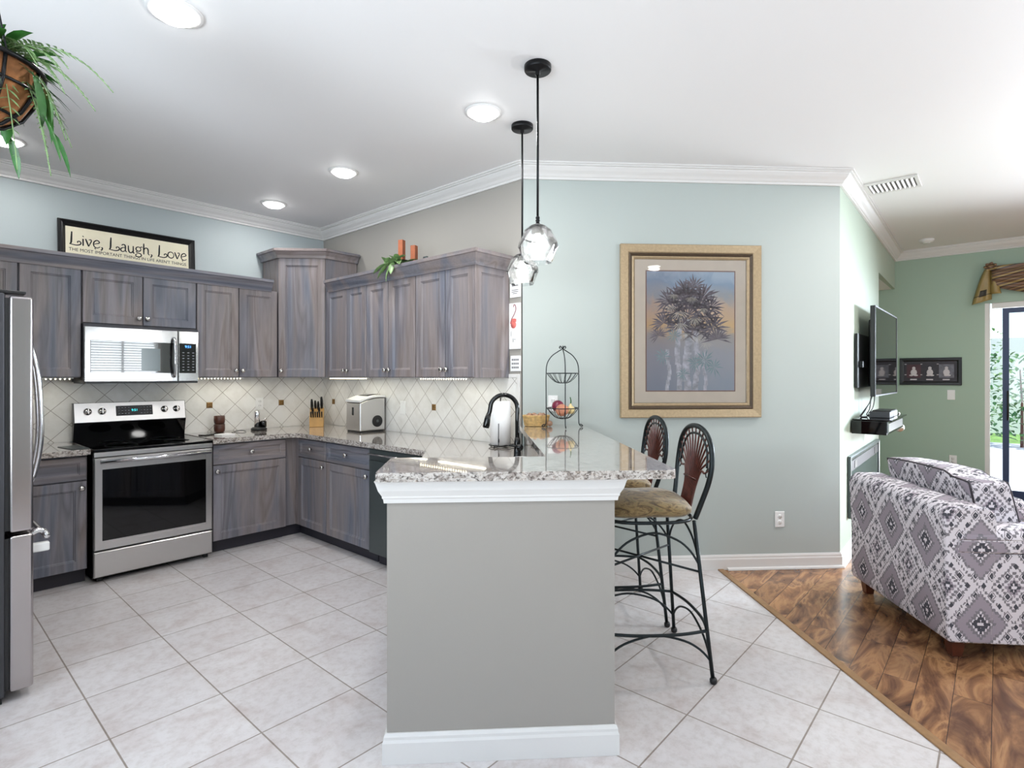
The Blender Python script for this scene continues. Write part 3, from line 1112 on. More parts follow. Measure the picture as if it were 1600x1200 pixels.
for x in (.03, W - .05):
    MB().box(x, x + .03, .05, .08, .0005, .031).build('foot', 'black_satin', rg)
    MB().box(x, x + .03, .56, .59, .0005, .031).build('foot', 'black_satin', rg)
bgd = MB().add([(0, .63, .917), (W, .63, .917), (W, .595, 1.055), (0, .595, 1.055), (0, .668, .917), (W, .668, .917), (W, .668, 1.21), (0, .668, 1.21), (0, .625, 1.21), (W, .625, 1.21), (0, .595, 1.06), (W, .595, 1.06)],
               [(0, 1, 2, 3), (3, 2, 11, 10), (10, 11, 9, 8), (8, 9, 6, 7), (5, 4, 7, 6), (0, 3, 10, 8, 7, 4), (1, 5, 6, 9, 11, 2), (0, 4, 5, 1)])
bgo = bgd.build('backguard', 'black_gloss', rg)
th = math.atan2(.03, .15)


def on_panel(u, v, out):  # point on the sloped steel face: v from 0 (bottom) to 1 (top)
    y = .595 + .03 * v
    z = 1.06 + .15 * v
    return (u, y - out * math.cos(th), z + out * math.sin(th))


cpn = MB()
vs = [on_panel(u, v, o) for o in (0.001, .006) for (u, v) in ((.004, .02), (W - .004, .02), (W - .004, .98), (.004, .98))]
cpn.add(vs, [(0, 3, 2, 1), (4, 5, 6, 7), (0, 1, 5, 4), (1, 2, 6, 5), (2, 3, 7, 6), (3, 0, 4, 7)])
cpo = cpn.build('control_panel', 'steel', rg)
ds_ = MB()
vs = [on_panel(u, v, o) for o in (0.0062, .0085) for (u, v) in ((.265, .28), (.515, .28), (.515, .80), (.265, .80))]
ds_.add(vs, [(0, 3, 2, 1), (4, 5, 6, 7), (0, 1, 5, 4), (1, 2, 6, 5), (2, 3, 7, 6), (3, 0, 4, 7)])
dso = ds_.build('display', 'black_gloss', cpo)
for i in range(11):
    km = MB()
    for j in range(3):
        if 4 <= i <= 6:
            continue
        u = .28 + i * .0215
        v = .38 + j * .15
        vs = [on_panel(u + a, v + b, .0088) for (a, b) in ((0, 0), (.011, 0), (.011, .03), (0, .03))]
        km.add(vs, [(0, 1, 2, 3)])
    if km.v:
        km.build('key_column', 'key', dso)
text('9:51', .026, 'display_teal', dso, on_panel(.39, .5, .0089), (R(90) - th, 0, 0), 'clock_digits')
for u in (.085, .175, .60, .69):
    kb = MB().lathe([(.027, 0), (.027, -.006), (.021, -.008), (.019, -.026), (.0, -.027)], (0, 0, 0), 18, 'y')
    p_ = on_panel(u, .55, .0062)
    ko = kb.build('burner_knob', 'chrome', cpo, loc=p_, rot=(-th, 0, 0))
    MB().box(-.004, .004, -.034, -.0265, -.02, .02).build('knob_grip', 'steel', ko, bevel=.001)
for (x, y, r) in ((.2, .17, .10), (.56, .17, .085), (.2, .45, .075), (.56, .45, .10), (.38, .46, .05)):
    MB().lathe([(r, .9172), (r, .9175), (r - .002, .9175), (r - .002, .9172)], (x, y, 0), 40).build('burner_ring', 'slate', rg)

# ------------------------------------------------------------------ microwave
mw = thing('microwave', 'stainless over-the-range microwave with black glass door', 'microwave', (.914, 4.868, 1.362))
W = .75
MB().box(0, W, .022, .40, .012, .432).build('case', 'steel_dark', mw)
MB().box(.01, W - .01, .0, .39, .0, .0115).build('underside', 'black_satin', mw)
dm = MB().panel(0, .598, .012, .414, [(.0, .005), (.005, 0), (.03, 0)], .0215).build('door', 'steel_mw', mw)
MB().box(.035, .575, -.0015, .004, .078, .315).build('window', 'mirror_black', dm, bevel=.008, seg=3)
MB().box(.35, .475, -.0022, 0.0, .095, .265).build('inner_screen', 'smoke', dm)
hp = [(.568, -.004, .05), (.566, -.03, .065), (.563, -.045, .13), (.562, -.048, .2), (.563, -.045, .28), (.566, -.03, .34), (.568, -.004, .352)]
MB().tube(cat(hp, 5), .0105, 10).build('handle', 'chrome', dm)
pn = MB().panel(.6, W, .012, .414, [(.0, .005), (.005, 0), (.02, 0)], .0215).build('control_panel', 'steel_mw', mw)
MB().box(.606, .728, -.0015, .004, .078, .315).build('keypad_glass', 'black_gloss', pn, bevel=.004)
for i in range(3):
    km = MB()
    for j in range(7):
        km.box(.628 + i * .036, .642 + i * .036, -.0022, -.0016, .10 + j * .023, .106 + j * .023)
    km.build('key_column', 'key', pn)
text('9:51', .028, 'display', pn, (.67, -.0018, .28), (R(90), 0, 0), 'clock_digits')

# ------------------------------------------------------------------ refrigerator
fr = thing('refrigerator', 'stainless french door refrigerator seen from its side at the left edge', 'refrigerator', (-.40, 3.20, 0))
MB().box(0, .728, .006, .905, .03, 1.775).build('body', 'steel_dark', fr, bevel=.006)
MB().box(.02, .72, .02, .89, .0005, .03).build('base', 'black_satin', fr)
for (y0, y1) in ((.0, .452), (.458, .91)):
    o = MB().box(.742, .822, y0, y1, .735, 1.765).build('door', 'steel_fridge', fr, bevel=.012, seg=4)
    MB().box(.728, .7415, y0 + .01, y1 - .01, .745, 1.755).build('gasket', 'black_satin', o)
    yy = .41 if y0 < .1 else .50
    hp = [(.822, yy, 1.66), (.85, yy, 1.62), (.89, yy, 1.45), (.905, yy, 1.22), (.90, yy, 1.05), (.87, yy, .90), (.822, yy, .86)]
    MB().tube(cat(hp, 6), .011, 10).build('handle', 'chrome', o)
o = MB().box(.742, .822, .0, .91, .045, .722).build('freezer_drawer', 'steel_fridge', fr, bevel=.012, seg=4)
MB().box(.728, .7415, .01, .90, .055, .712).build('gasket', 'black_satin', o)
MB().tube(cat([(.822, .09, .70), (.85, .09, .712), (.872, .09, .70), (.878, .10, .68), (.878, .45, .68), (.878, .81, .68), (.872, .82, .70), (.85, .82, .712), (.822, .82, .70)], 4), .012, 10).build('freezer_handle', 'chrome', o)
MB().box(.80, .885, .05, .085, .62, .66).build('handle_end', 'white_plastic', o, bevel=.006)
MB().box(.68, .80, .02, .10, 1.776, 1.79).build('hinge_cover', 'black_satin', fr, bevel=.004)
MB().box(.68, .80, .81, .89, 1.776, 1.79).build('hinge_cover', 'black_satin', fr, bevel=.004)

# ------------------------------------------------------------------ LED strips
for i, (x, y, rz, L_, who) in enumerate(((.60, 4.955, 0, .27, 'under the wall cabinet left of the microwave'), (1.70, 4.955, 0, .36, 'under the wall cabinet right of the microwave'),
                                        (2.672, 4.60, -90, .62, 'under the sink wall cabinets near the corner'), (2.672, 3.30, -90, .52, 'under the open end of the sink wall cabinets'))):
    t = thing('light_strip', 'row of small warm lights ' + who, 'light', (x, y, 1.404), R(rz))
    MB().box(0, L_, -.006, .006, -.005, -.0005).build('strip', 'white_plastic', t)
    m = MB()
    for k in range(int(L_ / .026)):
        m.ball((.013 + k * .026, 0, -.008), .0045, seg=6)
    m.build('diodes', 'led', t)

# ------------------------------------------------------------------ ceiling lights and vent
wh = ['large one at the top left, near the hanging plant', 'one left of the pendant canopies', 'right one of the two near the corner cabinet',
      'smallest one, nearest the kitchen corner', 'one at the left edge below the hanging plant', None, None, None, None]
for (x, y), who in zip(CANS, wh):
    t = thing('ceiling_light', 'round recessed ceiling light, ' + (who or 'outside the photo over the living area'), 'light', (x, y, CEIL), group=None if who else 'recessed lights over the living area')
    MB().lathe([(.105, -.0005), (.105, -.006), (.085, -.012), (.085, -.0005)], (0, 0, 0), 36).build('trim_ring', 'trim', t)
    MB().lathe([(.084, -.002), (.082, -.014), (.06, -.03), (.03, -.038), (0, -.04)], (0, 0, 0), 32).build('diffuser', 'lamp', t)
vt = thing('air_vent', 'white ceiling air vent with dark slots near the picture wall corner', 'vent', (5.09, .455, CEIL))
fm = MB()
fm.box(0, .33, 0, .025, -.012, -.0005).box(0, .33, .325, .35, -.012, -.0005).box(0, .045, .025, .325, -.012, -.0005).box(.285, .33, .025, .325, -.012, -.0005)
fm.build('frame', 'trim', vt, bevel=.003)
MB().box(.045, .285, .025, .325, -.003, -.0008).build('duct_opening', 'plate_slot', vt)
for k in range(10):
    y = .037 + k * .0298
    MB().add([(.046, y, -.004), (.284, y, -.004), (.284, y + .012, -.016), (.046, y + .012, -.016)], [(0, 1, 2, 3)]).build('slat', 'trim', vt, solid=.0012)
sd = thing('smoke_detector', 'small round white smoke detector on the far ceiling', 'smoke detector', (7.6, .60, CEIL))
MB().lathe([(.07, -.0005), (.07, -.015), (.06, -.032), (.03, -.036), (0, -.036)], seg=28).build('housing', 'white_plastic', sd)
MB().lathe([(.035, -.0362), (.035, -.042), (0, -.043)], seg=20).build('sensor_cap', 'white_plastic', sd)


# ------------------------------------------------------------------ pendants
def pendant(x, y, label):
    t = thing('pendant_lamp', label, 'pendant lamp', (x, y, CEIL))
    MB().lathe([(.066, -.0005), (.066, -.022), (.063, -.026), (.012, -.028), (.012, -.045), (.004, -.048)], seg=28).build('canopy', 'black_metal', t)
    MB().tube([(0, 0, -.045), (.001, 0, -.4), (0, 0, -.74)], .0058, 8).build('rod', 'black_metal', t)
    MB().lathe([(.0, -.735), (.008, -.735), (.011, -.742), (.008, -.75), (.012, -.756), (.008, -.762), (.012, -.772), (.04, -.785), (.03, -.788), (.03, -.82), (.0, -.822)], seg=20).build('socket', 'black_metal', t)
    # faceted clear shade
    rings = [(.032, -.778), (.062, -.80), (.098, -.868), (.100, -.885), (.072, -.960)]
    m = MB()
    seg = 10
    for inner in (0, 1):
        vs = []
        for ri, (r, z) in enumerate(rings):
            r2 = r - (.0028 if inner else 0)
            for k in range(seg):
                a = 2 * PI * (k + (.5 if ri % 2 else 0)) / seg
                wv = 1 + .05 * math.sin(k * 2.4 + ri)
                vs.append((r2 * wv * math.cos(a), r2 * wv * math.sin(a), z))
        fs = []
        for i in range(len(rings) - 1):
            for k in range(seg):
                k2 = (k + 1) % seg
                q_ = (i * seg + k, i * seg + k2, (i + 1) * seg + k2, (i + 1) * seg + k)
                fs.append(q_[::-1] if not inner else q_)
        m.add(vs, fs)
    n = len(rings) * seg
    for base_ in (0, (len(rings) - 1) * seg):
        fs = []
        for k in range(seg):
            k2 = (k + 1) % seg
            q_ = (base_ + k, base_ + k2, n + base_ + k2, n + base_ + k)
            fs.append(q_ if base_ else q_[::-1])
        m.f += fs
        m.sm += [False] * len(fs)
    m.build('glass_shade', 'glass', t)
    MB().lathe([(.0, -.935), (.02, -.93), (.034, -.905), (.036, -.885), (.028, -.855), (.016, -.83), (.014, -.821)], seg=20).build('bulb', 'bulb', t)
    d = bpy.data.lights.new('pendant_bulb_light', 'POINT')
    d.energy = 4
    d.shadow_soft_size = .05
    d.color = (1, .97, .93)
    lo = bpy.data.objects.new('pendant_bulb_light', d)
    COL.objects.link(lo)
    lo.location = (x, y, CEIL - 1.01)
    return t


pendant(2.095, 1.686, 'nearer black and clear glass pendant lamp, hanging over the bar on the longer rod')
pendant(2.53, 2.156, 'farther black and clear glass pendant lamp, seen lower and left of the nearer one')

# ------------------------------------------------------------------ outlets and switches


def plate(loc, rotz, label, kind, name=None):
    t = thing(name or ('wall_outlet' if kind == 'outlet' else 'light_switch'), label, 'outlet' if kind == 'outlet' else 'switch', loc, rotz)
    MB().panel(-.036, .036, -.058, .058, [(.0, -.003), (.003, -.006)], -.0005).build('plate', 'white_plastic', t)
    if kind == 'outlet':
        for z in (-.021, .021):
            o = MB().lathe([(.0165, 0), (.0165, -.0015), (0, -.0016)], (0, -.006, z), 18, 'y').build('socket', 'white_plastic', t)
            MB().box(-.008, -.005, -.0083, -.0074, z - .003, z + .008).box(.005, .008, -.0083, -.0074, z - .003, z + .008).build('slot', 'plate_slot', o)
    else:
        MB().box(-.015, .015, -.0095, -.006, -.03, .03).build('rocker', 'white_plastic', t, bevel=.002)
    return t


plate((*cdw(3.932, 2.217), .362), R(-45), 'white outlet low on the picture wall', 'outlet')
plate((*cdw(3.932, .535), 1.22), R(-45), 'white outlet on the wall behind the fruit stand', 'outlet')
plate((2.9905, 3.925, 1.14), R(-90), 'white switch plate on the backsplash right of the ice maker', 'switch')
plate((2.33, 5.2705, 1.155), 0, 'white outlet on the backsplash behind the chrome gadget', 'outlet')
plate((8.199, .418, 1.199), R(-90), 'white light switch on the far green wall below the black framed picture', 'switch')
plate((8.199, .401, .439), R(-90), 'white outlet low on the far green wall', 'outlet')

# ------------------------------------------------------------------ large framed palm picture
pt = thing('framed_picture', 'large gold framed palm tree painting on the sage wall', 'picture', (*cdw(3.932, 1.021), 1.115), R(-45))
FW, FH = 1.044, 1.255


def frame_ring(x0, x1, z0, z1, prof, name, mat, parent):
    m = MB()
    k = len(prof)
    vs = []
    for (o, y) in prof:
        vs += [(x0 + o, y, z0 + o), (x1 - o, y, z0 + o), (x1 - o, y, z1 - o), (x0 + o, y, z1 - o)]
    fs = []
    for i in range(k):
        j = (i + 1) % k
        for c_ in range(4):
            c2 = (c_ + 1) % 4
            fs.append((i * 4 + c_, i * 4 + c2, j * 4 + c2, j * 4 + c_))
    m.add(vs, fs)
    return m.build(name, mat, parent)


frame_ring(0, FW, 0, FH, [(0, -.001), (0, -.03), (.006, -.036), (.055, -.03), (.062, -.024), (.062, -.001)], 'frame', 'frame_gold', pt)
frame_ring(.0625, FW - .0625, .0625, FH - .0625, [(0, -.001), (0, -.026), (.008, -.032), (.02, -.022), (.022, -.001)], 'beaded_edge', 'frame_dark', pt)
frame_ring(.085, FW - .085, .085, FH - .085, [(0, -.001), (0, -.022), (.01, -.026), (.022, -.014), (.022, -.001)], 'inner_frame', 'frame_gold', pt)
MB().box(.108, FW - .108, -.010, -.002, .108, FH - .108).build('mat_board', 'mat_cream', pt)
ax0, ax1, az0, az1 = .196, .848, .197, 1.062
MB().box(ax0 - .008, ax1 + .008, -.0112, -.0101, az0 - .008, az1 + .008).build('mat_edge', 'mat_edge', pt)
art = MB().box(0, ax1 - ax0, -.0016, -.0004, 0, az1 - az0).build('painting', 'paint_sky', pt, loc=(ax0, -.0113, az0))
rnd = random.Random(3)


def fan(m, cx, cz, r, n, a0, a1, y, wd=.06):
    for i in range(n):
        a = R(a0 + (a1 - a0) * (i + rnd.uniform(-.25, .25)) / max(1, n - 1))
        l = r * rnd.uniform(.75, 1.1)
        dr = .25 * l
        ex, ez = cx + l * math.cos(a), cz + l * math.sin(a) - dr * .35
        nx, nz = -math.sin(a) * r * wd, math.cos(a) * r * wd
        mx, mz = cx + l * .55 * math.cos(a), cz + l * .55 * math.sin(a)
        m.add([(cx, y, cz), (mx + nx, y, mz + nz), (ex, y, ez), (mx - nx, y, mz - nz)], [(0, 3, 2, 1)])


WA, HA = ax1 - ax0, az1 - az0
tr = MB()
for (x, z, w0) in ((.30, .52, .028), (.235, .5, .02), (.37, .46, .022), (.16, .3, .014), (.43, .3, .013)):
    for k in range(8):
        zz = z * k / 8
        dx = .01 * math.sin(k + x * 30)
        tr.add([(x - w0 + dx, -.0019, zz), (x + w0 + dx, -.0019, zz), (x + w0 * .9 + dx, -.0019, zz + z / 8), (x - w0 * .9 + dx, -.0019, zz + z / 8)], [(0, 1, 2, 3)])
tr.build('trunks', 'paint_trunk', art)
dk, lt, tl = MB(), MB(), MB()
for (cx, cz, r) in ((.27, .64, .15), (.20, .57, .13), (.34, .6, .14), (.26, .70, .11), (.31, .73, .10), (.36, .66, .13), (.16, .64, .10),
                    (.23, .47, .13), (.33, .45, .13), (.42, .47, .12), (.13, .5, .10), (.45, .40, .10), (.27, .54, .15), (.38, .53, .13), (.10, .42, .07),
                    (.22, .66, .12), (.41, .6, .1)):
    cx, cz, r = .30 + (cx - .27) * 1.25, .58 + (cz - .58) * 1.15, r * 1.12
    fan(dk, cx, cz, r, 15, rnd.uniform(-60, 0), rnd.uniform(180, 250), -.0022)
for (cx, cz, r) in ((.245, .575, .085), (.25, .49, .08), (.36, .53, .075), (.33, .68, .06), (.37, .39, .06), (.44, .35, .06), (.17, .62, .06), (.28, .42, .06), (.42, .60, .05), (.20, .70, .05)):
    fan(lt, cx, cz, r, 9, 200, 340, -.0025, .022)
for (cx, cz, r) in ((.43, .22, .09), (.5, .17, .08), (.36, .2, .07), (.12, .25, .07), (.27, .12, .06), (.2, .4, .06)):
    fan(tl, cx, cz, r, 12, 0, 300, -.0024)
dk.build('dark_fronds', 'paint_palm', art)
lt.build('pale_fronds', 'paint_palm_light', art)
tl.build('teal_fronds', 'paint_palm_teal', art)
MB().box(.107, FW - .107, -.0175, -.0155, .107, FH - .107).build('glass', 'pane', pt)

# ------------------------------------------------------------------ Live, Laugh, Love sign
sg = thing('framed_sign', 'black framed cream sign reading Live, Laugh, Love above the microwave', 'sign', (.826, 5.246, 2.1915))
sg.rotation_euler = (R(-3), 0, 0)
SW, SH = .932, .405
frame_ring(0, SW, 0, SH, [(0, 0), (0, -.022), (.012, -.03), (.022, -.022), (.03, -.026), (.042, -.014), (.047, -.010), (.047, 0)], 'frame', 'frame_black', sg)
MB().box(.046, SW - .046, -.009, -.001, .046, SH - .046).build('sign_paper', 'sign_cream', sg)


def stroke(m, pts, w0, w1=None, y=-.0096, n=8):
    c = cat([(p[0], 0, p[1]) for p in pts], n)
    k = len(c)
    vs = []
    for i, p in enumerate(c):
        t = (c[min(i + 1, k - 1)] - c[max(i - 1, 0)])
        t = t.normalized() if t.length > 1e-9 else Vector((1, 0, 0))
        f = i / (k - 1)
        wd = (w0 + ((w1 if w1 is not None else w0) - w0) * math.sin(PI * f)) / 2
        nx, nz = -t.z * wd, t.x * wd
        vs += [(p.x + nx, y, p.z + nz), (p.x - nx, y, p.z - nz)]
    m.add(vs, [(2 * i, 2 * i + 1, 2 * i + 3, 2 * i + 2) for i in range(k - 1)])
    m.add([(x, y + .0004, z) for (x, _, z) in vs], [(2 * i, 2 * i + 2, 2 * i + 3, 2 * i + 1) for i in range(k - 1)])


def circ(x, z, r, a0=0, a1=360, n=9, sx=1):
    return [(x + r * sx * math.cos(R(a0 + (a1 - a0) * i / (n - 1))), z + r * math.sin(R(a0 + (a1 - a0) * i / (n - 1)))) for i in range(n)]


GL = {
    'L': (.78, [([(.16, 1.0), (.14, .6), (.12, .2), (.06, .02)], .07, .11), ([(0, .03), (.2, .0), (.45, -.02), (.68, .06), (.74, .2), (.64, .31), (.52, .26), (.55, .16)], .05, .08)]),
    'i': (.24, [([(.1, .55), (.1, .3), (.1, .0)], .08, .09), ([(.08, .72), (.13, .76)], .09, .1)]),
    'v': (.50, [([(.02, .58), (.12, .3), (.22, .0)], .06, .10), ([(.22, .0), (.32, .25), (.40, .45), (.36, .56), (.24, .52)], .05, .07)]),
    'e': (.50, [([(.08, .26), (.25, .32), (.42, .40), (.40, .52), (.26, .58), (.10, .46), (.04, .26), (.10, .06), (.28, -.02), (.48, .1)], .05, .08), ([(.2, .0), (.12, -.08), (.2, -.14)], .04, .05)]),
    ',': (.34, [([(.06, .06), (.13, .03), (.10, -.1), (.02, -.16)], .09, .08)]),
    'a': (.54, [([(.12, .48), (.2, .57), (.34, .56), (.38, .4), (.38, .1), (.48, .0)], .06, .09), ([(.38, .34), (.2, .32), (.06, .2), (.08, .04), (.22, .0), (.38, .12)], .05, .08)]),
    'u': (.54, [([(.06, .56), (.06, .25), (.12, .03), (.26, .0), (.38, .15)], .06, .09), ([(.40, .57), (.40, .25), (.40, .02), (.5, .0)], .07, .09)]),
    'g': (.54, [(circ(.24, .38, .18) + [(.42, .38)], .05, .08), ([(.38, .52), (.46, .6), (.54, .56)], .05, .06), ([(.14, .22), (.08, .12), (.2, .06), (.4, .0), (.44, -.16), (.28, -.27), (.06, -.22), (.04, -.1), (.16, -.02)], .05, .08)]),
    'h': (.56, [([(.1, .92), (.09, .5), (.09, .0)], .07, .10), ([(.1, .36), (.2, .54), (.36, .54), (.42, .36), (.42, .1), (.52, .0)], .05, .09)]),
    'o': (.54, [(circ(.26, .28, .26, 0, 360, 12, .9) + [(.494, .28)], .05, .08)]),
    ' ': (.22, []),
}
ph = 'Live, Laugh, Love'
tw = sum(GL[c][0] for c in ph)
hs = (SW - .13) / tw
xx = .07
lm = MB()
vs_ = .098
for ch in ph:
    wd, sts = GL[ch]
    for (pp, w0, w1) in sts:
        stroke(lm, [(xx + p[0] * hs, .222 + p[1] * vs_) for p in pp], w0 * .105, w1 * .105)
    xx += wd * hs
lm.build('large_lettering', 'ink', sg)
text("THE MOST IMPORTANT THINGS IN LIFE AREN'T THINGS", .034, 'ink', sg, (SW / 2, -.0096, .174), (R(90), 0, 0), 'small_lettering', sx=.93, extrude=.0003)

# ------------------------------------------------------------------ small wall plaques
def plaque(y0, y1, z0, z1, label, name='wall_plaque'):
    t = thing(name, label, 'sign', (2.9995, y1, z0), R(-90))
    MB().box(0, y1 - y0, -.012, 0, 0, z1 - z0).build('board', 'paper', t, bevel=.0015)
    return t, y1 - y0, z1 - z0


t, a, b = plaque(2.566, 2.664, 1.985, 2.11, 'small white plaque with grey lettering, topmost of the three beside the cabinets')
m = MB()
for (u0, u1, v) in ((.2, .8, .64), (.18, .82, .40), (.18, .82, .30), (.3, .7, .20)):
    m.box(a * u0, a * u1, -.0126, -.0121, b * v, b * v + (.012 if v > .5 else .005))
m.build('printed_lines', 'ink_grey', t)
t, a, b = plaque(2.566, 2.672, 1.612, 1.944, 'tall white plaque with a pink flamingo, middle of the three beside the cabinets')
f = MB()
f.lathe([(0, 0), (.026, 0), (.026, -.0004), (0, -.0005)], (.044, -.0122, .175), 18, 'y')
stroke(f, [(.02, .18), (.035, .205), (.07, .205)], .02, .03, y=-.0127)
f.build('flamingo_body', 'flamingo', t)
f = MB()
stroke(f, [(.024, .175), (.022, .21), (.05, .25), (.066, .285), (.060, .315), (.047, .318), (.043, .302)], .006, .008, y=-.0129)
f.build('flamingo_neck', 'flamingo_dark', t)
f = MB()
stroke(f, [(.018, .09), (.022, .13)], .002, .003, y=-.0129)
f.box(.038, .043, -.0127, -.0121, .05, .075).box(.05, .062, -.0127, -.0121, .068, .072)
f.build('printed_marks', 'ink_grey', t)
t, a, b = plaque(2.566, 2.658, 1.452, 1.564, 'small square white plaque with three grey lines, lowest of the three beside the cabinets')
m = MB()
for r0 in range(3):
    for k in range(4):
        m.box(a * (.14 + k * .19), a * (.14 + k * .19) + .013, -.0126, -.0121, b * (.18 + r0 * .25), b * (.18 + r0 * .25) + .013)
m.build('printed_lines', 'ink_grey', t)

# ------------------------------------------------------------------ on top of the cabinets


def leaf_shape(m, base, tip, wd, droop=.0, up=(0, 0, 1), n=5, fold=.25):
    b, t = Vector(base), Vector(tip)
    ax = t - b
    l = ax.length
    side = ax.cross(Vector(up))
    side = side.normalized() if side.length > 1e-5 else Vector((1, 0, 0))
    nrm = side.cross(ax).normalized()
    vs, fs = [], []
    for i in range(n + 1):
        f = i / n
        ww = wd * math.sin(PI * min(1, f * .92 + .06)) ** .8 if 0 < i < n else .0006
        c = b + ax * f + Vector((0, 0, -1)) * droop * l * f * f
        vs += [c - side * ww / 2 + nrm * ww * fold, c, c + side * ww / 2 + nrm * ww * fold]
    for i in range(n):
        a = i * 3
        fs += [(a, a + 1, a + 4, a + 3), (a + 1, a + 2, a + 5, a + 4)]
    m.add(vs, fs, True)


def candle(x, y, hz, hc, label):
    t = thing('candle_holder', label, 'candle holder', (x, y, UT + .0005))
    MB().lathe([(.045, 0), (.045, .006), (.012, .012), (.008, hz - .02), (.02, hz - .008), (.058, hz - .004), (.058, hz), (.0, hz)], seg=20).build('stand', 'black_metal', t)
    c = tag(MB().box(-.022, .022, -.022, .022, 0, hc).build('candle', 'candle', bevel=.004, loc=(x, y, UT + .001 + hz), rotz=R(20)),
            'orange brown block candle, ' + ('taller, on the raised holder' if hc > .15 else 'shorter, on the low holder'), 'candle')
    return t


candle(2.73, 3.60, .155, .165, 'black candle holder for the taller candle above the sink wall cabinets')
candle(2.74, 3.455, .11, .145, 'low black candle holder for the shorter candle above the sink wall cabinets')
iv = thing('artificial_ivy', 'green leafy sprig draped over the top of the sink wall cabinets', 'plant', (2.655, 3.56, UT + .0905))
m = MB()
rnd = random.Random(11)
for i in range(30):
    b_ = (rnd.uniform(-.05, .07), rnd.uniform(-.10, .09), rnd.uniform(.01, .05))
    a = rnd.uniform(0, 2 * PI)
    l = rnd.uniform(.06, .11)
    tipz = rnd.uniform(-.01, .07)
    tp = (b_[0] + l * math.cos(a), b_[1] + l * math.sin(a), tipz + .02)
    leaf_shape(m, b_, tp, .045, .1)
for (dy, l, dz) in ((.10, .2, -.11), (.02, .12, -.14), (-.12, .16, -.03), (.16, .1, -.06), (-.03, .12, -.09), (.06, .1, -.07)):
    leaf_shape(m, (-.045, dy * .4, .03), (-.075 - l * .12, dy * 1.25, dz + .02), .05, .05)
m.build('leaves', 'leaf_light', iv)
m = MB()
for i in range(8):
    a = i * .8
    m.tube(cat([(0, 0, .01), (.02 * math.cos(a), .05 * math.sin(a), .04), (.03 * math.cos(a), .11 * math.sin(a), .03)], 4), .0018, 5)
m.build('stems', 'leaf_dark', iv)
tag(MB().box(-.012, .012, -.02, .02, 0, .02).build('small_stone', 'slate', loc=(2.80, 3.10, UT + .055), bevel=.006), 'small grey stone on the cabinet crown right of the candles', 'ornament').location = (2.62, 3.17, UT + .0905)

# ------------------------------------------------------------------ worktop objects
tz = CT + .0005
# stacked cups
for k, who in ((0, 'lower of the two stacked brown clay cups right of the range'), (1, 'upper of the two stacked brown clay cups right of the range')):
    t = thing('clay_cup', who, 'cup', (1.93, 5.16, tz + k * .073))
    MB().lathe([(.030, 0), (.041, .006), (.045, .03), (.044, .072), (.041, .072), (.041, .03), (.036, .012), (0, .010)], seg=22).build('cup_body', 'clay', t)
# chrome gadget
t = thing('wine_opener', 'chrome cylinder gadget standing on a black charging base', 'kitchen gadget', (2.25, 5.10, tz))
t.scale = (1.12, 1.12, 1.12)
MB().lathe([(.06, 0), (.062, .012), (.05, .024), (0, .026)], seg=24).build('base', 'black_satin', t)
MB().lathe([(.022, .027), (.022, .15), (.019, .158), (0, .16)], (-.015, 0, 0), 20).build('cylinder', 'chrome', t)
MB().lathe([(.026, .0245), (.026, .065), (.02, .075), (0, .076)], (.033, -.005, 0), 20).build('cap', 'black_gloss', t)
MB().tube(cat([(.03, -.01, .075), (.05, -.01, .095), (.06, -.01, .09)], 4), .005, 8).build('lever', 'chrome', t)
# knife block
t = thing('knife_block', 'pale wooden knife block full of black handled knives', 'knife block', (2.79, 5.04, tz), R(-32))
t.scale = (1.18, 1.18, 1.18)
prof = [(-.055, 0), (.085, 0), (.095, .14), (.04, .155), (-.055, .07)]
m = MB()
w_ = .055
vs = [(x, y, z) for x in (-w_, w_) for (y, z) in prof]
m.add(vs, [(0, 1, 2, 3, 4), (9, 8, 7, 6, 5)] + [(i, i + 5, (i + 1) % 5 + 5, (i + 1) % 5) for i in range(5)])
m.build('block', 'block_wood', t, bevel=.003)
dv = Vector((0, -.48, .88)).normalized()
for (x, y, z, l, r) in ((-.038, .02, .14, .10, .012), (-.012, .035, .15, .075, .011), (.012, .02, .14, .08, .011), (.038, .035, .15, .11, .012), (-.03, -.01, .11, .06, .010), (.02, -.005, .115, .055, .009)):
    p0 = Vector((x, y, z))
    MB().tube([p0, p0 + dv * l * .3, p0 + dv * l * .75, p0 + dv * l], [r * .75, r, r * .85, r * .6], 8).build('knife_handle', 'black_satin', t)
for k in range(6):
    x = -.042 + k * .0168
    p0 = Vector((x, -.045, .082))
    MB().tube([p0, p0 + dv * .05], [.006, .0065], 6).build('steak_knife_handle', 'black_satin', t)
# ice maker
t = thing('ice_maker', 'silver countertop ice maker with a black round vent', 'ice maker', (2.845, 4.28, tz), R(-92))
m = MB()
IW, ID, IH = .118, .128, .33
vs, fs = [], []
n = 12
prof = []
for i in range(n + 1):
    y = -ID + 2 * ID * i / n
    z = .265 + .07 * math.sin(PI * (.12 + .50 * i / n))
    prof.append((y, z))
vs = [(x, y, .012) for x in (-IW, IW) for (y, z) in prof] + [(x, y, z - .03) for x in (-IW, IW) for (y, z) in prof]
k = n + 1
for i in range(n):
    fs += [(i, i + 1, 2 * k + i + 1, 2 * k + i), (k + i + 1, k + i, 3 * k + i, 3 * k + i + 1), (i + 1, i, k + i, k + i + 1), (2 * k + i, 2 * k + i + 1, 3 * k + i + 1, 3 * k + i)]
fs += [(0, 2 * k, 3 * k, k), (n, k + n, 3 * k + n, 2 * k + n)]
m.add(vs, fs)
m.build('housing', 'steel', t, bevel=.012, seg=3)
m = MB()
vs = [(x, y * 1.03, z - .028 + dz) for dz in (0, .022) for x in (-IW - .006, IW + .006) for (y, z) in prof]
fs = []
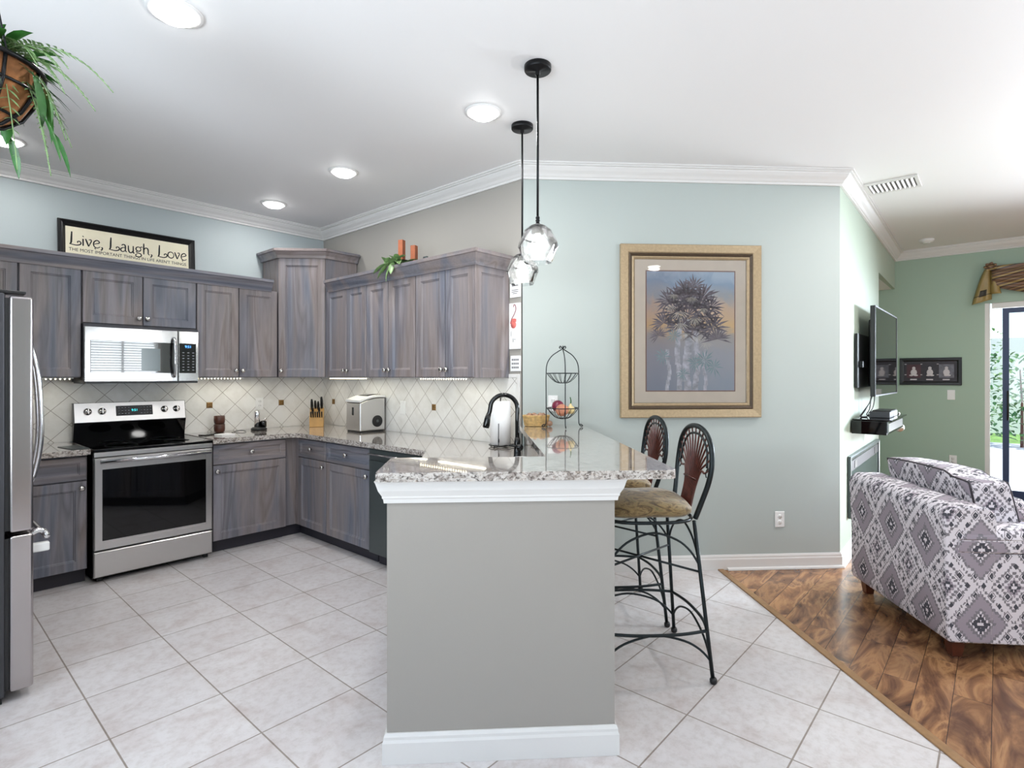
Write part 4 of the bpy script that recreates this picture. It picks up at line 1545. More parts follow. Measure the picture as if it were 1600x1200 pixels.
for i in range(n):
    fs += [(i, i + 1, 2 * k + i + 1, 2 * k + i), (k + i + 1, k + i, 3 * k + i, 3 * k + i + 1), (i + 1, i, k + i, k + i + 1), (2 * k + i, 2 * k + i + 1, 3 * k + i + 1, 3 * k + i)]
fs += [(0, 2 * k, 3 * k, k), (n, k + n, 3 * k + n, 2 * k + n)]
m.add(vs, fs)
m.build('lid', 'white_plastic', t, bevel=.006)
m = MB()
m.grid(lambda u, v: ((-.08 + .16 * u), -.03 + .13 * v, .265 + .07 * math.sin(PI * (.12 + .5 * ((-.03 + .13 * v + ID) / (2 * ID)))) - .003), 4, 8)
m.build('lid_window', 'black_gloss', t, solid=.003)
MB().lathe([(.052, 0), (.052, .004), (.046, .006), (0, .006)], (IW + .0005, .045, .095), 28, 'x').build('vent_ring', 'black_satin', t)
MB().lathe([(.014, 0), (.012, .004), (0, .005)], (IW + .0066, .045, .095), 16, 'x').build('vent_hub', 'slate', t)
MB().box(-.014, .014, -ID - .004, -ID + .001, .15, .22).build('scoop_slot', 'black_gloss', t, bevel=.006)
MB().box(-IW + .01, IW - .01, -ID + .01, ID - .01, 0, .0115).build('base', 'black_satin', t)

# paper towel and iron holder
t = thing('paper_towel_holder', 'black iron paper towel holder with scroll feet by the faucet', 'paper towel holder', (2.85, 2.63, tz))
t.scale = (1.08, 1.08, 1.06)
m = MB()
m.tube([(.075 * math.cos(a), .075 * math.sin(a), .012) for a in [2 * PI * i / 24 for i in range(24)]], .003, 6, closed=True)
m.tube([(0, 0, .012), (0, 0, .325)], .004, 8)
m.ball((0, 0, .335), .011, seg=10)
m.tube([(-.075, 0, .012), (.075, 0, .012)], .003, 6).tube([(0, -.075, .012), (0, .075, .012)], .003, 6)
m.build('spindle', 'black_metal', t)
for a in (200, 320, 80):
    ca, sa = math.cos(R(a)), math.sin(R(a))
    pts = [(.075, .012), (.095, .012), (.108, .004), (.1, .002)]
    MB().tube(cat([(r * ca, r * sa, z + .001) for (r, z) in pts], 4), .0035, 6).build('foot', 'black_metal', t)
ca, sa = math.cos(R(215)), math.sin(R(215))
sc = [(.09, .012), (.096, .06), (.09, .10), (.088, .16)]
MB().tube(cat([(r * ca, r * sa, z) for (r, z) in sc], 5), .0028, 6).build('side_arm', 'black_metal', t)
spiral = [(.083 + (.022 - .0016 * i) * math.cos(i * .55), .042 + (.022 - .0016 * i) * math.sin(i * .55)) for i in range(12)]
MB().tube(cat([(r * ca, r * sa, z) for (r, z) in spiral], 3), .0024, 6).build('scroll', 'black_metal', t)
pr = thing('paper_towel_roll', 'white paper towel roll on the iron holder behind the faucet', 'paper towel', (2.85, 2.63, tz + .0175))
pr.scale = (1.08, 1.08, 1.06)
MB().lathe([(.020, 0), (.066, 0), (.067, .14), (.066, .285), (.020, .285), (.020, 0)], seg=32).build('roll', 'paper', pr)

# faucet
fx, fy = cdw(3.315, .235)
t = thing('faucet', 'tall black gooseneck kitchen faucet at the sink', 'faucet', (fx, fy, tz), R(-45))
MB().lathe([(.027, 0), (.027, .008), (.022, .014), (.021, .06), (.019, .10), (.016, .125), (0, .125)], seg=22).build('base', 'black_gloss', t)
arc = [(0, 0, .12), (0, 0, .24)] + [(-.082 + .082 * math.cos(a), 0, .30 + .082 * math.sin(a)) for a in [i * PI / 8 for i in range(0, 8)]] + [(-.166, 0, .285), (-.175, 0, .262)]
MB().tube(cat(arc, 4), .0135, 12).build('spout', 'black_gloss', t)
MB().tube([(-.172, 0, .268), (-.180, 0, .24), (-.187, 0, .20), (-.19, 0, .185)], [.015, .018, .021, .019], 14).build('spray_head', 'black_gloss', t)
MB().lathe([(0, -.055), (.012, -.054), (.021, -.045), (.021, -.02), (.015, 0)], (.012, 0, .07), 18, 'y').build('lever_hub', 'black_gloss', t)
MB().tube(cat([(.012, -.03, .075), (-.02, -.035, .078), (-.055, -.036, .082)], 5), [.006] * 11, 8).build('lever', 'black_gloss', t)
t = thing('sponge_dish', 'small white dish on the counter beside the faucet', 'dish', (*cdw(3.18, .25), tz))
MB().lathe([(.03, 0), (.052, .008), (.062, .022), (.058, .022), (.048, .012), (0, .009)], seg=24).build('dish_body', 'white_plastic', t)

# range side mats, phone and papers
tag(MB().box(-.11, .11, -.13, .13, 0, .004).build('stove_gap_mat', 'slate', loc=(.842, 4.80, tz), rotz=R(8), bevel=.001), 'thin dark grey mat on the counter left of the range', 'mat').scale = (.45, 1, 1)
tag(MB().box(-.08, .08, -.035, .035, 0, .008).build('tablet', 'black_gloss', loc=(1.79, 5.00, tz), rotz=R(25), bevel=.002), 'thin black tablet lying beside the range', 'tablet')
tag(MB().box(-.06, .06, -.05, .05, 0, .012).build('notepad', 'paper', loc=(1.86, 4.86, tz), rotz=R(14), bevel=.001), 'small white notepad lying between the range and the cups', 'notepad')
tag(MB().tube(cat([(1.98, 5.02, tz + .004), (2.03, 5.08, tz + .004), (2.08, 5.06, tz + .012), (2.10, 5.02, tz + .004)], 5), .003, 6).build('charging_cable', 'black_satin'), 'short black cable on the counter beside the brown cups', 'cable')

# ------------------------------------------------------------------ bar objects
bz = 1.0705
# two tier iron fruit stand
t = thing('fruit_stand', 'black iron two tier basket stand on the bar', 'fruit stand', (*cdw(3.70, .57), bz), R(-45))
m = MB()
for a in (175, 5, 270):
    ca, sa = math.cos(R(a)), math.sin(R(a))
    if a == 270:
        ca, sa = 0, -1
    pr_ = [(.122, .0165), (.137, .010), (.138, .003), (.128, .0035), (.116, .016), (.112, .05), (.112, .2), (.112, .36), (.104, .43), (.072, .48), (.03, .51), (.006, .525), (.006, .535), (.016, .545), (.022, .536), (.014, .53)]
    MB().tube(cat([(r * ca, r * sa, z + .003) for (r, z) in pr_], 5), .0034, 7).build('leg', 'iron', t)


def wire_bowl(parent, z, r, h):
    m = MB()
    m.tube([(r * math.cos(a), r * math.sin(a), z) for a in [2 * PI * i / 28 for i in range(28)]], .003, 6, closed=True)
    m.tube([(r * .3 * math.cos(a), r * .3 * math.sin(a), z - h) for a in [2 * PI * i / 16 for i in range(16)]], .0025, 6, closed=True)
    for k in range(16):
        a = 2 * PI * k / 16
        m.tube([(r * f * math.cos(a), r * f * math.sin(a), z - h * (1 - (max(0, f - .3) / .7) ** 1.6)) for f in (.3, .5, .7, .85, 1)], .0019, 5)
    m.tube([(-r * .3, 0, z - h), (r * .3, 0, z - h)], .0025, 5).tube([(0, -r * .3, z - h), (0, r * .3, z - h)], .0025, 5)
    return m.build('basket', 'iron', parent)


wire_bowl(t, .365, .108, .065)
wire_bowl(t, .130, .108, .070)
fc = cdw(3.70, .57)
tag(MB().ball((0, 0, 0), .042, (1, 1, .95)).build('red_onion', 'onion', loc=(fc[0] + .0, fc[1] + .04, bz + .142)), 'dark red onion at the back of the lower iron basket', 'onion')
tag(MB().ball((0, 0, 0), .043, (1.05, 1, .95)).build('sweet_potato', 'peach', loc=(fc[0] - .036, fc[1] - .022, bz + .118)), 'orange pink sweet potato at the front of the lower iron basket', 'sweet potato')
o = thing('garlic', 'pale garlic bulb with green sprout in the lower iron basket', 'garlic', (fc[0] + .036, fc[1] - .040, bz + .12))
MB().lathe([(0, -.03), (.022, -.028), (.031, -.008), (.026, .012), (.01, .028), (.004, .04), (0, .041)], seg=14).build('bulb', 'pale_fruit', o)
MB().tube(cat([(0, 0, .035), (.004, 0, .06), (.0, .004, .085)], 4), [.004] * 5 + [.0035] * 3 + [.001], 6).build('sprout', 'leaf', o)
tag(MB().ball((0, 0, 0), .024, (1, 1, .9)).build('potato', 'pale_fruit', loc=(fc[0] + .006, fc[1] + .012, bz + .1)), 'pale yellow potato at the bottom of the lower iron basket', 'potato')
# shell basket
t = thing('shell_basket', 'small golden wicker basket of shells on the bar by the wall', 'basket', (*cdw(3.80, .40), bz), R(-45))
m = MB()
for k in range(9):
    f = k / 8
    a_, b_ = .078 + .014 * f, .052 + .012 * f
    m.tube([(a_ * math.cos(a), b_ * math.sin(a), .006 + f * .066) for a in [2 * PI * i / 28 for i in range(28)]], .0050, 6, closed=True)
m.lathe([(0, 0.001), (.055, .001), (.055, .006), (0, .006)], seg=20)
m.build('woven_body', 'wicker', t)
rnd = random.Random(5)
for k in range(7):
    a = k * .9
    p = (.05 * math.cos(a), .03 * math.sin(a), .075)
    tag(MB().lathe([(0, -.022), (.012, -.015), (.017, 0), (.012, .012), (.004, .024), (0, .026)], (0, 0, 0), 12, 'x').build('shell', 'shell', loc=(t.location.x + (p[0] + p[1]) * Q, t.location.y + (-p[0] + p[1]) * Q, bz + p[2]), rotz=a), 'brown and cream seashell heaped in the wicker basket on the bar', 'shell', 'shells in the wicker basket')
tag(MB().lathe([(0, -.025), (.016, -.02), (.02, 0), (.013, .014), (.004, .026), (0, .027)], (0, 0, 0), 12, 'x').build('shell', 'shell', loc=(*cdw(3.755, .49), bz + .0205), rotz=R(30)), 'single larger shell leaning on the right of the wicker basket', 'shell')


# ------------------------------------------------------------------ bar stools
def stool(c_, d_, label):
    t = thing('bar_stool', label, 'bar stool', (*cdw(c_, d_), 0), R(-45))
    Hs = .735
    tops = [(sx * .20, sy * .19) for sx, sy in ((1, -1), (1, 1), (-1, 1), (-1, -1))]
    feet = [(sx * .265, sy * .255) for sx, sy in ((1, -1), (1, 1), (-1, 1), (-1, -1))]

    def on(i, z):
        f = 1 - z / Hs
        return Vector((tops[i][0] + (feet[i][0] - tops[i][0]) * f, tops[i][1] + (feet[i][1] - tops[i][1]) * f, z))
    for i in range(4):
        lg = MB().tube([on(i, Hs), on(i, .35), on(i, .02)], .0095, 8).build('leg', 'iron', t)
        MB().lathe([(0, .0005), (.012, .0008), (.017, .008), (.017, .020), (.012, .028), (0, .028)], (feet[i][0], feet[i][1], 0), 14).build('foot_cap', 'black_satin', lg)
    m = MB()
    # ring under the seat
    def sq(a, r):
        c_, s_ = math.cos(a), math.sin(a)
        f = (abs(c_) ** 3.2 + abs(s_) ** 3.2) ** (-1 / 3.2)
        return r * c_ * f, r * s_ * f
    m.tube([(*sq(a, .223), Hs) for a in [2 * PI * k / 40 for k in range(40)]], .0085, 8, closed=True)
    m.build('seat_ring', 'iron', t)
    # foot rest: curved rails between neighbouring legs
    for i in range(4):
        j = (i + 1) % 4
        a, b = on(i, .235), on(j, .235)
        mid = (a + b) / 2
        out = Vector((mid.x, mid.y, 0)).normalized() * .035
        m = MB().tube(cat([a, a * .75 + b * .25 + out * .8, mid + out, a * .25 + b * .75 + out * .8, b], 5), .0075, 8)
        m.build('foot_rail', 'iron', t)
        a, b = on(i, .10), on(j, .10)
        pts = [a + (b - a) * f + Vector((0, 0, .125 * math.sin(PI * f) ** .7)) for f in (0, .1, .25, .5, .75, .9, 1)]
        MB().tube(cat(pts, 4), .0055, 7).build('lower_arch', 'iron', t)
        a, b = on(i, .53), on(j, .53)
        pts = [a + (b - a) * f + Vector((0, 0, .155 * math.sin(PI * f) ** .7)) for f in (0, .1, .25, .5, .75, .9, 1)]
        MB().tube(cat(pts, 4), .0055, 7).build('upper_arch', 'iron', t)
    for (i, j) in ((0, 2), (1, 3)):
        MB().tube([on(i, .50), on(j, .52 + .01 * i)], .0055, 7).build('cross_brace', 'iron', t)
    # cushion
    m = MB()
    prof = [(0, .747), (.17, .747), (.215, .752), (.236, .768), (.238, .786), (.218, .808), (.165, .825), (.09, .833), (0, .835)]
    m.lathe(prof, seg=40)
    for i, v in enumerate(m.v):
        a = math.atan2(v[1], v[0])
        x_, y_ = sq(a, math.hypot(v[0], v[1]) * .95)
        m.v[i] = (x_, y_, v[2] + .005 * math.sin(3 * a) * (math.hypot(v[0], v[1]) / .22))
    m.build('seat_cushion', 'suede', t)
    # back: balloon shaped hoop
    B0 = Vector((.222, 0, .735))
    lean = Vector((.065, 0, .43))

    def bk(u, v):  # u sideways metres, v 0..1 up
        return (B0.x + lean.x * v + .015 * math.sin(PI * v), u, B0.z + lean.z * v)
    hoop = [(-.15, 0), (-.175, .2), (-.205, .42), (-.212, .62), (-.185, .82), (-.11, .955), (0, 1.0), (.11, .955), (.185, .82), (.212, .62), (.205, .42), (.175, .2), (.15, 0)]
    MB().tube(cat([bk(u, v) for (u, v) in hoop], 5), .0125, 10).build('back_frame', 'iron', t)
    inner = [(-.165, .56), (-.15, .74), (-.09, .875), (0, .915), (.09, .875), (.15, .74), (.165, .56)]
    MB().tube(cat([bk(u, v) for (u, v) in inner], 5), .006, 7).build('inner_hoop', 'iron', t)
    for k in range(15):
        f = (k - 7) / 7
        ub = f * .066
        ue = math.sin(f * PI / 2 * 1.12) * .196
        ve = .97 - .42 * abs(f) ** 2.2
        pts = [(ub, .02), (ub * 1.02, .32), (ub * 1.25 + .15 * (ue - ub) * abs(f), .5), (ub + (ue - ub) * .62, .30 + (ve - .3) * .78), (ue, ve)]
        MB().tube(cat([bk(u, v) for (u, v) in pts], 4), [.0062] * 9 + [.0052] * 4 + [.0045] * 4, 6).build('rattan_cane', 'rattan', t)
    for v, h in ((.40, .076), (.06, .07)):
        MB().tube([Vector(bk(-h, v)) + Vector((-.008, 0, 0)), Vector(bk(h, v)) + Vector((-.008, 0, 0))], .005, 7).build('tie_bar', 'rattan', t)
    for sgn in (-1, 1):
        sp = [(sgn * .196, .50), (sgn * .175, .56), (sgn * .16, .50), (sgn * .172, .46)]
        MB().tube(cat([bk(u, v) for (u, v) in sp], 4), .0035, 6).build('scroll', 'iron', t)
    return t


stool(2.727, .815, 'nearer iron bar stool with fan shaped rattan back and brown cushion')
stool(3.305, .80, 'farther iron bar stool with rattan fan back, close to the wall')

# ------------------------------------------------------------------ hanging plant
HP = (.165, 2.35)
t = thing('hanging_planter', 'coco lined iron hanging basket with trailing artificial greenery', 'planter', (HP[0], HP[1], 2.19))
t.scale = (.92, .92, 1)
m = MB()
prof = [(0, 0), (.07, .012), (.125, .05), (.16, .11), (.178, .185), (.168, .185), (.15, .11), (.115, .06), (.06, .025), (0, .015)]
m.lathe(prof, seg=32)
m.build('coco_liner', 'coco', t)
m = MB()
for (r, z, w_) in ((.186, .185, .008), (.170, .115, .005), (.112, .034, .005)):
    m.tube([(r * math.cos(a), r * math.sin(a), z) for a in [2 * PI * k / 36 for k in range(36)]], w_, 7, closed=True)
for k in range(9):
    a = 2 * PI * k / 9 + .2
    m.tube([(r * math.cos(a), r * math.sin(a), z) for (r, z) in ((.182, .18), (.168, .11), (.133, .05), (.08, .008), (.0, -.008))], .0055, 6)
m.build('iron_cage', 'black_metal', t)
for k in range(3):
    a = 2 * PI * k / 3 + .9
    MB().tube([(.186 * math.cos(a), .186 * math.sin(a), .19), (.09 * math.cos(a), .09 * math.sin(a), .47), (0, 0, .715)], .003, 6).build('chain', 'black_metal', t)
MB().tube(cat([(0, 0, .71), (.012, 0, .725), (.01, 0, .736), (0, 0, .7395)], 4), .004, 6).build('hook', 'black_metal', t)
rnd = random.Random(21)
br_, fn, gr = MB(), MB(), MB()
for i in range(26):   # broad pointed leaves around the rim
    a = rnd.uniform(0, 2 * PI)
    r0 = rnd.uniform(.03, .14)
    l = rnd.uniform(.10, .17)
    el = rnd.uniform(.15, 1.0)
    b_ = Vector((r0 * math.cos(a), r0 * math.sin(a), .19 + rnd.uniform(0, .04)))
    leaf_shape(br_, b_, b_ + Vector((l * math.cos(a) * math.cos(el), l * math.sin(a) * math.cos(el), l * math.sin(el))), .035, .35)
for a in (-40, -22, 5, 150, 205, 60, 100):   # trailing leaves hanging below the rim
    ca, sa = math.cos(R(a)), math.sin(R(a))
    b_ = Vector((.18 * ca, .18 * sa, .17))
    z = rnd.uniform(.06, .11)
    tp = b_ + Vector((.03 * ca, .03 * sa, -z - .06))
    leaf_shape(br_, b_, tp, .05, .1)
    if a in (-40, 5, 150, 60):
        leaf_shape(br_, tp + Vector((0, 0, .03)), tp + Vector((.035 * ca + .02, .03 * sa, -.10)), .038, .1)
br_.build('broad_leaves', 'leaf', t)


def frond(m, a, l, rise, drop, wl=.03, n=16):
    ca, sa = math.cos(R(a)), math.sin(R(a))
    pts = []
    for i in range(n + 1):
        f = i / n
        r = .10 + l * f
        z = .20 + rise * math.sin(PI * f * .8) - drop * f ** 2
        pts.append(Vector((r * ca, r * sa, z)))
    m.tube(pts, .0016, 5)
    for i in range(2, n):
        t_ = (pts[i + 1] - pts[i - 1]).normalized()
        sd = Vector((-sa, ca, 0))
        ww = wl * math.sin(PI * (i / n) ** .8) + .006
        for s_ in (-1, 1):
            leaf_shape(m, pts[i], pts[i] + sd * s_ * ww + t_ * ww * .5, ww * .28, .1, n=3)


for (a, l, rs, dp) in ((-46, .20, .04, .13), (-50, .38, .06, .15), (-44, .29, .03, .17), (-55, .25, .05, .12), (-30, .16, .03, .24), (20, .2, .05, .2), (-58, .16, .05, .08),
                       (140, .22, .05, .18), (190, .2, .04, .2), (80, .22, .04, .16), (-40, .13, .01, .30), (-24, .11, .01, .34), (-62, .10, .0, .36), (-120, .06, .0, .38), (-48, .22, .06, .07)):
    frond(fn, a, l, rs, dp)
fn.build('fern_fronds', 'leaf_light', t)
for i in range(40):
    a = rnd.uniform(0, 2 * PI)
    b_ = Vector((.1 * math.cos(a), .1 * math.sin(a), .2))
    l = rnd.uniform(.12, .22)
    leaf_shape(gr, b_, b_ + Vector((l * math.cos(a), l * math.sin(a), rnd.uniform(-.06, .06))), .008, .5)
gr.build('grass_blades', 'leaf_dark', t)

# ------------------------------------------------------------------ television corner
t = thing('television', 'large flat television on a wall arm, seen almost edge on', 'television', (5.45, .78, 1.245))
t.rotation_euler = (0, 0, R(0))
MB().box(0, 1.31, 0, .03, 0, .765).build('housing', 'black_satin', t, bevel=.004)
MB().box(.12, 1.19, .0305, .06, .08, .66).build('rear_cover', 'black_satin', t, bevel=.012)
frame_ring(0, 1.31, 0, .765, [(0, -.001), (0, -.008), (.012, -.008), (.014, -.001)], 'bezel', 'steel_dark', t)
MB().box(.0145, 1.2955, -.004, -.0005, .0145, .7505).build('screen', 'black_gloss', t)
t = thing('wall_mount', 'black television wall bracket between the screen and the wall', 'bracket', (5.2, .9, 1.32))
MB().box(0.08, .62, -.030, -.008, 0, .45).build('wall_plate', 'black_satin', t, bevel=.004)
MB().box(.12, .75, -.058, -.031, .17, .22).build('arm', 'black_metal', t)
t = thing('media_shelf', 'glossy black floating shelf below the television', 'shelf', (5.10, .647, .958))
MB().box(0, .95, .0, .238, 0, .105).build('shelf_box', 'black_gloss', t, bevel=.004)
MB().box(.02, .93, -.03, .236, .1055, .117).build('top_plate', 'black_gloss', t, bevel=.003)
MB().box(.06, .89, -.0035, -.0005, .02, .085).build('front_opening', 'black_satin', t)
MB().box(.02, .05, -.006, -.0008, .01, .10).build('edge_trim', 'chrome', t)
sz = .958 + .1175
tag(MB().box(0, .26, 0, .14, 0, .05).build('set_top_box', 'steel_dark', loc=(5.35, .66, sz), bevel=.004), 'dark blue black set top box on the floating shelf', 'electronics')
tag(MB().box(0, .18, 0, .12, 0, .045).build('router', 'white_plastic', loc=(5.66, .665, sz), bevel=.004), 'white box beside the dark box on the floating shelf', 'electronics')
tag(MB().box(0, .34, 0, .13, 0, .006).build('flat_antenna', 'black_satin', loc=(5.42, .66, sz + .0508), bevel=.002), 'thin black panel lying on the boxes of the floating shelf', 'antenna')
hd = thing('headphones', 'pale headphones hanging from the far end of the floating shelf', 'headphones', (6.048, .68, 1.0))
MB().tube(cat([(-.02, 0, .085), (.03, 0, .078), (.035, 0, .02), (.03, 0, -.03)], 5), .008, 8).build('headband', 'steel', hd)
MB().lathe([(0, -.02), (.035, -.018), (.04, 0), (.035, .015), (0, .018)], (.04, 0, -.05), 18, 'x').build('ear_cup', 'steel', hd)
for k, (x0, y0, x1, sw) in enumerate(((5.50, .80, 5.33, -.05), (5.54, .81, 5.36, -.03), (5.62, .82, 5.62, .0), (5.75, .82, 5.70, .05))):
    pts = [(x0, y0, 1.27), (x0 + sw, y0 + .01, 1.2), ((x0 + x1) / 2 + sw, .84, 1.13), (x1, .86, sz + .006), (x1 + .04, .82, sz + .006)]
    tag(MB().tube(cat(pts, 6), .004, 6).build('cable', 'black_satin'), 'thin black cable hanging between the television and the floating shelf', 'cable', 'cables under the television')
t = thing('electric_fireplace', 'grey glass electric fireplace in the television wall', 'fireplace', (4.975, .887, .30), R(1.2))
frame_ring(0, 1.63, 0, .485, [(0, -.001), (0, -.02), (.012, -.024), (.03, -.02), (.03, -.001)], 'frame', 'slate', t)
MB().box(.031, 1.6, -.012, -.002, .031, .455).build('glass_panel', 'smoke', t)
MB().box(.05, 1.58, -.0128, -.0121, .36, .44).build('vent_panel', 'toe', t)
for x in (.22, 1.33):
    MB().box(x, x + .11, -.0155, -.0129, .37, .43).build('vent_square', 'black_satin', t)

# framed photographs on the far wall
t = thing('framed_photographs', 'black framed strip of three pictures on the far green wall', 'picture', (8.199, .91, 1.312), R(-90))
FW2, FH2 = .59, .323
frame_ring(0, FW2, 0, FH2, [(0, 0), (0, -.016), (.004, -.02), (.03, -.018), (.042, -.012), (.042, 0)], 'frame', 'frame_black', t)
MB().box(.041, FW2 - .041, -.009, -.001, .041, FH2 - .041).build('backing', 'photo_dark', t)
cols = ['photo_red', 'photo_dark', 'photo_grey']
for i in range(3):
    x0 = .07 + i * .155
    pf = MB().box(x0, x0 + .14, -.0105, -.0092, .085, .245).build('photo', cols[i], t)
    f = MB()
    f.ball((x0 + .07, -.0108, .20), .017, (1, .06, 1.1), 12)
    f.ball((x0 + .07, -.0108, .15), .032, (1, .04, 1.2), 12)
    f.ball((x0 + .045 + .01 * i, -.011, .115), .012, (1.8, .06, .8), 10)
    f.ball((x0 + .09, -.011, .115), .012, (1.8, .06, .8), 10)
    f.build('pale_figure', 'photo_pale', pf)
    MB().box(x0 + .035, x0 + .10, -.0107, -.0092, .058, .072).build('caption_strip', 'photo_pale', t)
    for xx_ in (x0 - .02,):
        MB().box(xx_, xx_ + .018, -.0107, -.0092, .245, .252).box(xx_, xx_ + .018, -.0107, -.0092, .118, .126).build('pale_strip', 'photo_pale', t)

# ------------------------------------------------------------------ sliding door, blind edge and valance
dr = struct(MB().box(XF + .02, XF + .10, .075, .12, 0, 2.24).box(XF + .02, XF + .10, -3.6, -3.54, 0, 2.24).box(XF + .02, XF + .10, -3.54, .06, 2.18, 2.24).box(XF + .02, XF + .10, -3.54, .06, 0.0005, .04).build('door_1', 'trim'))
for i, (y0, y1, xo) in enumerate(((-.09, .055, .055), (-1.8, -.03, .03), (-3.5, -1.75, .055))):
    if i == 0:
        continue
    pnl = MB()
    fwid = .055
    pnl.box(XF + xo, XF + xo + .02, y0, y0 + fwid, .045, 2.175).box(XF + xo, XF + xo + .02, y1 - fwid, y1, .045, 2.175)
    pnl.box(XF + xo, XF + xo + .02, y0 + fwid, y1 - fwid, .045, .15).box(XF + xo, XF + xo + .02, y0 + fwid, y1 - fwid, 2.12, 2.175)
    po = pnl.build('sliding_panel', 'door_frame', dr)
    MB().box(XF + xo + .008, XF + xo + .012, y0 + fwid, y1 - fwid, .15, 2.12).build('pane', 'pane', po)
MB().box(XF + .055, XF + .059, -.045, .074, .04, 2.18).build('pane', 'pane', dr)
MB().tube([(XF + .012, -.075, .93), (XF - .015, -.075, .96), (XF - .015, -.075, 1.22), (XF + .012, -.075, 1.25)], .009, 8).build('handle', 'black_satin', dr)

t = thing('valance', 'striped brown and gold swag valance over the sliding door', 'valance', (8.19, .22, 2.2), R(-90))


def swag(u, v):
    # u along the door (0..1 -> 1.55 m), v from top to bottom
    x = .16 + 1.5 * u
    top = .44 - .0 * u
    depth = .20 + .17 * math.sin(PI * min(1, u * .98 + .01)) ** .7
    z = top - depth * v
    fold = math.sin(v * 22 + 3.5 * math.sin(PI * u)) * .018 * (.3 + math.sin(PI * u))
    y = -.05 - .045 * math.sin(PI * v) - fold - .02
    return (x, y, z)


MB().grid(swag, 36, 40).build('swag', 'swag', t, solid=.003)


def jabot(u, v):
    x = .16 - .02 - .17 * u * (.25 + .75 * v ** .7) + .02
    fl = math.sin(u * 9) * .016 * v
    y = -.055 - .05 * math.sin(PI * u * .9) - fl
    z = .43 - (.36 + .05 * u) * v
    return (x, y, z)


jb = MB().grid(jabot, 20, 16).build('jabot', 'gold_fabric', t, solid=.003)
MB().grid(lambda u, v: (lambda p: (p[0], p[1] - .004, p[2]))(jabot(.30 + .4 * u, .66 + .18 * v)), 6, 4).build('square_patch', 'dark_fabric', jb, solid=.001)
MB().grid(lambda u, v: (lambda p: (p[0], p[1] - .0035, p[2]))(jabot(u, .80 + .02 * v)), 20, 1).build('trim_band', 'dark_fabric', jb, solid=.001)
MB().grid(lambda u, v: (.15 + .07 * u * (.3 + v), -.075 - .02 * math.sin(PI * u), .43 - .30 * v), 8, 10).build('tail', 'gold_fabric', t, solid=.003)
kn = MB()
for k in range(7):
    a = k * .9
    kn.tube(cat([(.15 + .03 * math.cos(a), -.085, .43 + .022 * math.sin(a)), (.15 + .05 * math.cos(a + .5), -.12, .43 + .04 * math.sin(a + .5)), (.15 + .03 * math.cos(a + 1.1), -.085, .43 + .025 * math.sin(a + 1.1))], 4), .012, 8)
kn.ball((.15, -.09, .43), .034)
kn.build('knot', 'swag', t)
MB().tube([(.10, -.035, .43), (3.7, -.035, .43)], .010, 10).box(.12, .15, -.045, -.001, .42, .44).box(3.62, 3.66, -.045, -.001, .42, .44).build('rod', 'black_metal', t)

# ------------------------------------------------------------------ outdoors
struct(MB().box(8.32, 16, -8, 6, -.12, -.03).build('patio_floor', 'patio'))
struct(MB().box(16, 30, -14, 14, -.15, -.06).build('garden_lawn', 'grass'))
struct(MB().box(19, 19.2, -12, 12, -.06, 2.4).build('garden_wall', 'garden_wall'))
rnd = random.Random(9)
for (x, y, r, h, lb) in ((15.2, -.35, .7, 1.9, 'leafy green shrub seen through the left pane of the sliding door'), (15.0, -1.9, .8, 1.3, 'low rounded shrub beyond the sliding door'),
                         (17.4, .6, .9, 2.6, 'tall pale shrub against the garden wall')):
    t = thing('shrub', lb, 'shrub', (x, y, -.06))
    m = MB()
    for i in range(420):
        a = rnd.uniform(0, 2 * PI)
        z = rnd.uniform(.1, 1) * h
        rr = r * math.sqrt(rnd.random()) * (1 - .5 * (z / h - .4) ** 2)
        b_ = Vector((rr * math.cos(a), rr * math.sin(a), z))
        leaf_shape(m, b_, b_ + Vector((rnd.uniform(-.14, .14), rnd.uniform(-.14, .14), rnd.uniform(-.05, .14))), .07, .1, n=3)
    m.build('foliage', 'leaf_light' if h > 2 else 'leaf', t)
    MB().tube([(0, 0, 0), (.02, 0, h * .5), (0, .03, h * .85)], [.03, .02, .01], 7).build('stem', 'leg_wood', t)

# windows behind the camera: one seen in reflections, two unseen and added for light
for (nm, loc, rz, w_, h_, n_) in (('window_1', (2.7, -4.5, .9), 180, 1.3, 1.5, 26), ('added_window_2', (-2.5, -2.4, .6), 90, 2.4, 1.8, 0), ('added_window_3', (-2.5, .6, .6), 90, 1.7, 1.8, 0)):
    t = bpy.data.objects.new(nm, None)
    COL.objects.link(t)
    struct(t)
    t.location = loc if rz != 180 else (loc[0] + w_, loc[1], loc[2])
    t.rotation_euler = (0, 0, R(rz))
    m = MB()
    m.box(-.07, 0, -.03, .02, -.07, h_ + .07).box(w_, w_ + .07, -.03, .02, -.07, h_ + .07).box(0, w_, -.03, .02, -.07, 0).box(0, w_, -.03, .02, h_, h_ + .07)
    m.box(w_ / 2 - .02, w_ / 2 + .02, .01, .04, 0, h_)
    m.build('frame', 'trim', t)
    if n_:
        m = MB()
        for k in range(n_):
            z = h_ - .03 - k * (h_ - .08) / n_
            m.add([(.01, -.055, z), (w_ - .01, -.055, z), (w_ - .01, -.01, z - .03), (.01, -.01, z - .03)], [(0, 1, 2, 3)])
        m.build('blind', 'blind', t, solid=.003)


# ------------------------------------------------------------------ armchair
ac = thing('armchair', 'grey and white ikat patterned armchair seen from behind', 'armchair', (3.494, .193, 0), R(36))
AW, AD = .93, .92


def rbox(x0, x1, y0, y1, z0, z1, name, bev, parent=ac, mat='ikat', seg=5, taper=None):
    m = MB().box(x0, x1, y0, y1, z0, z1)
    if taper:
        m.v = [taper(*p) for p in m.v]
    return m.build(name, mat, parent, bevel=bev, seg=seg, uv=True)


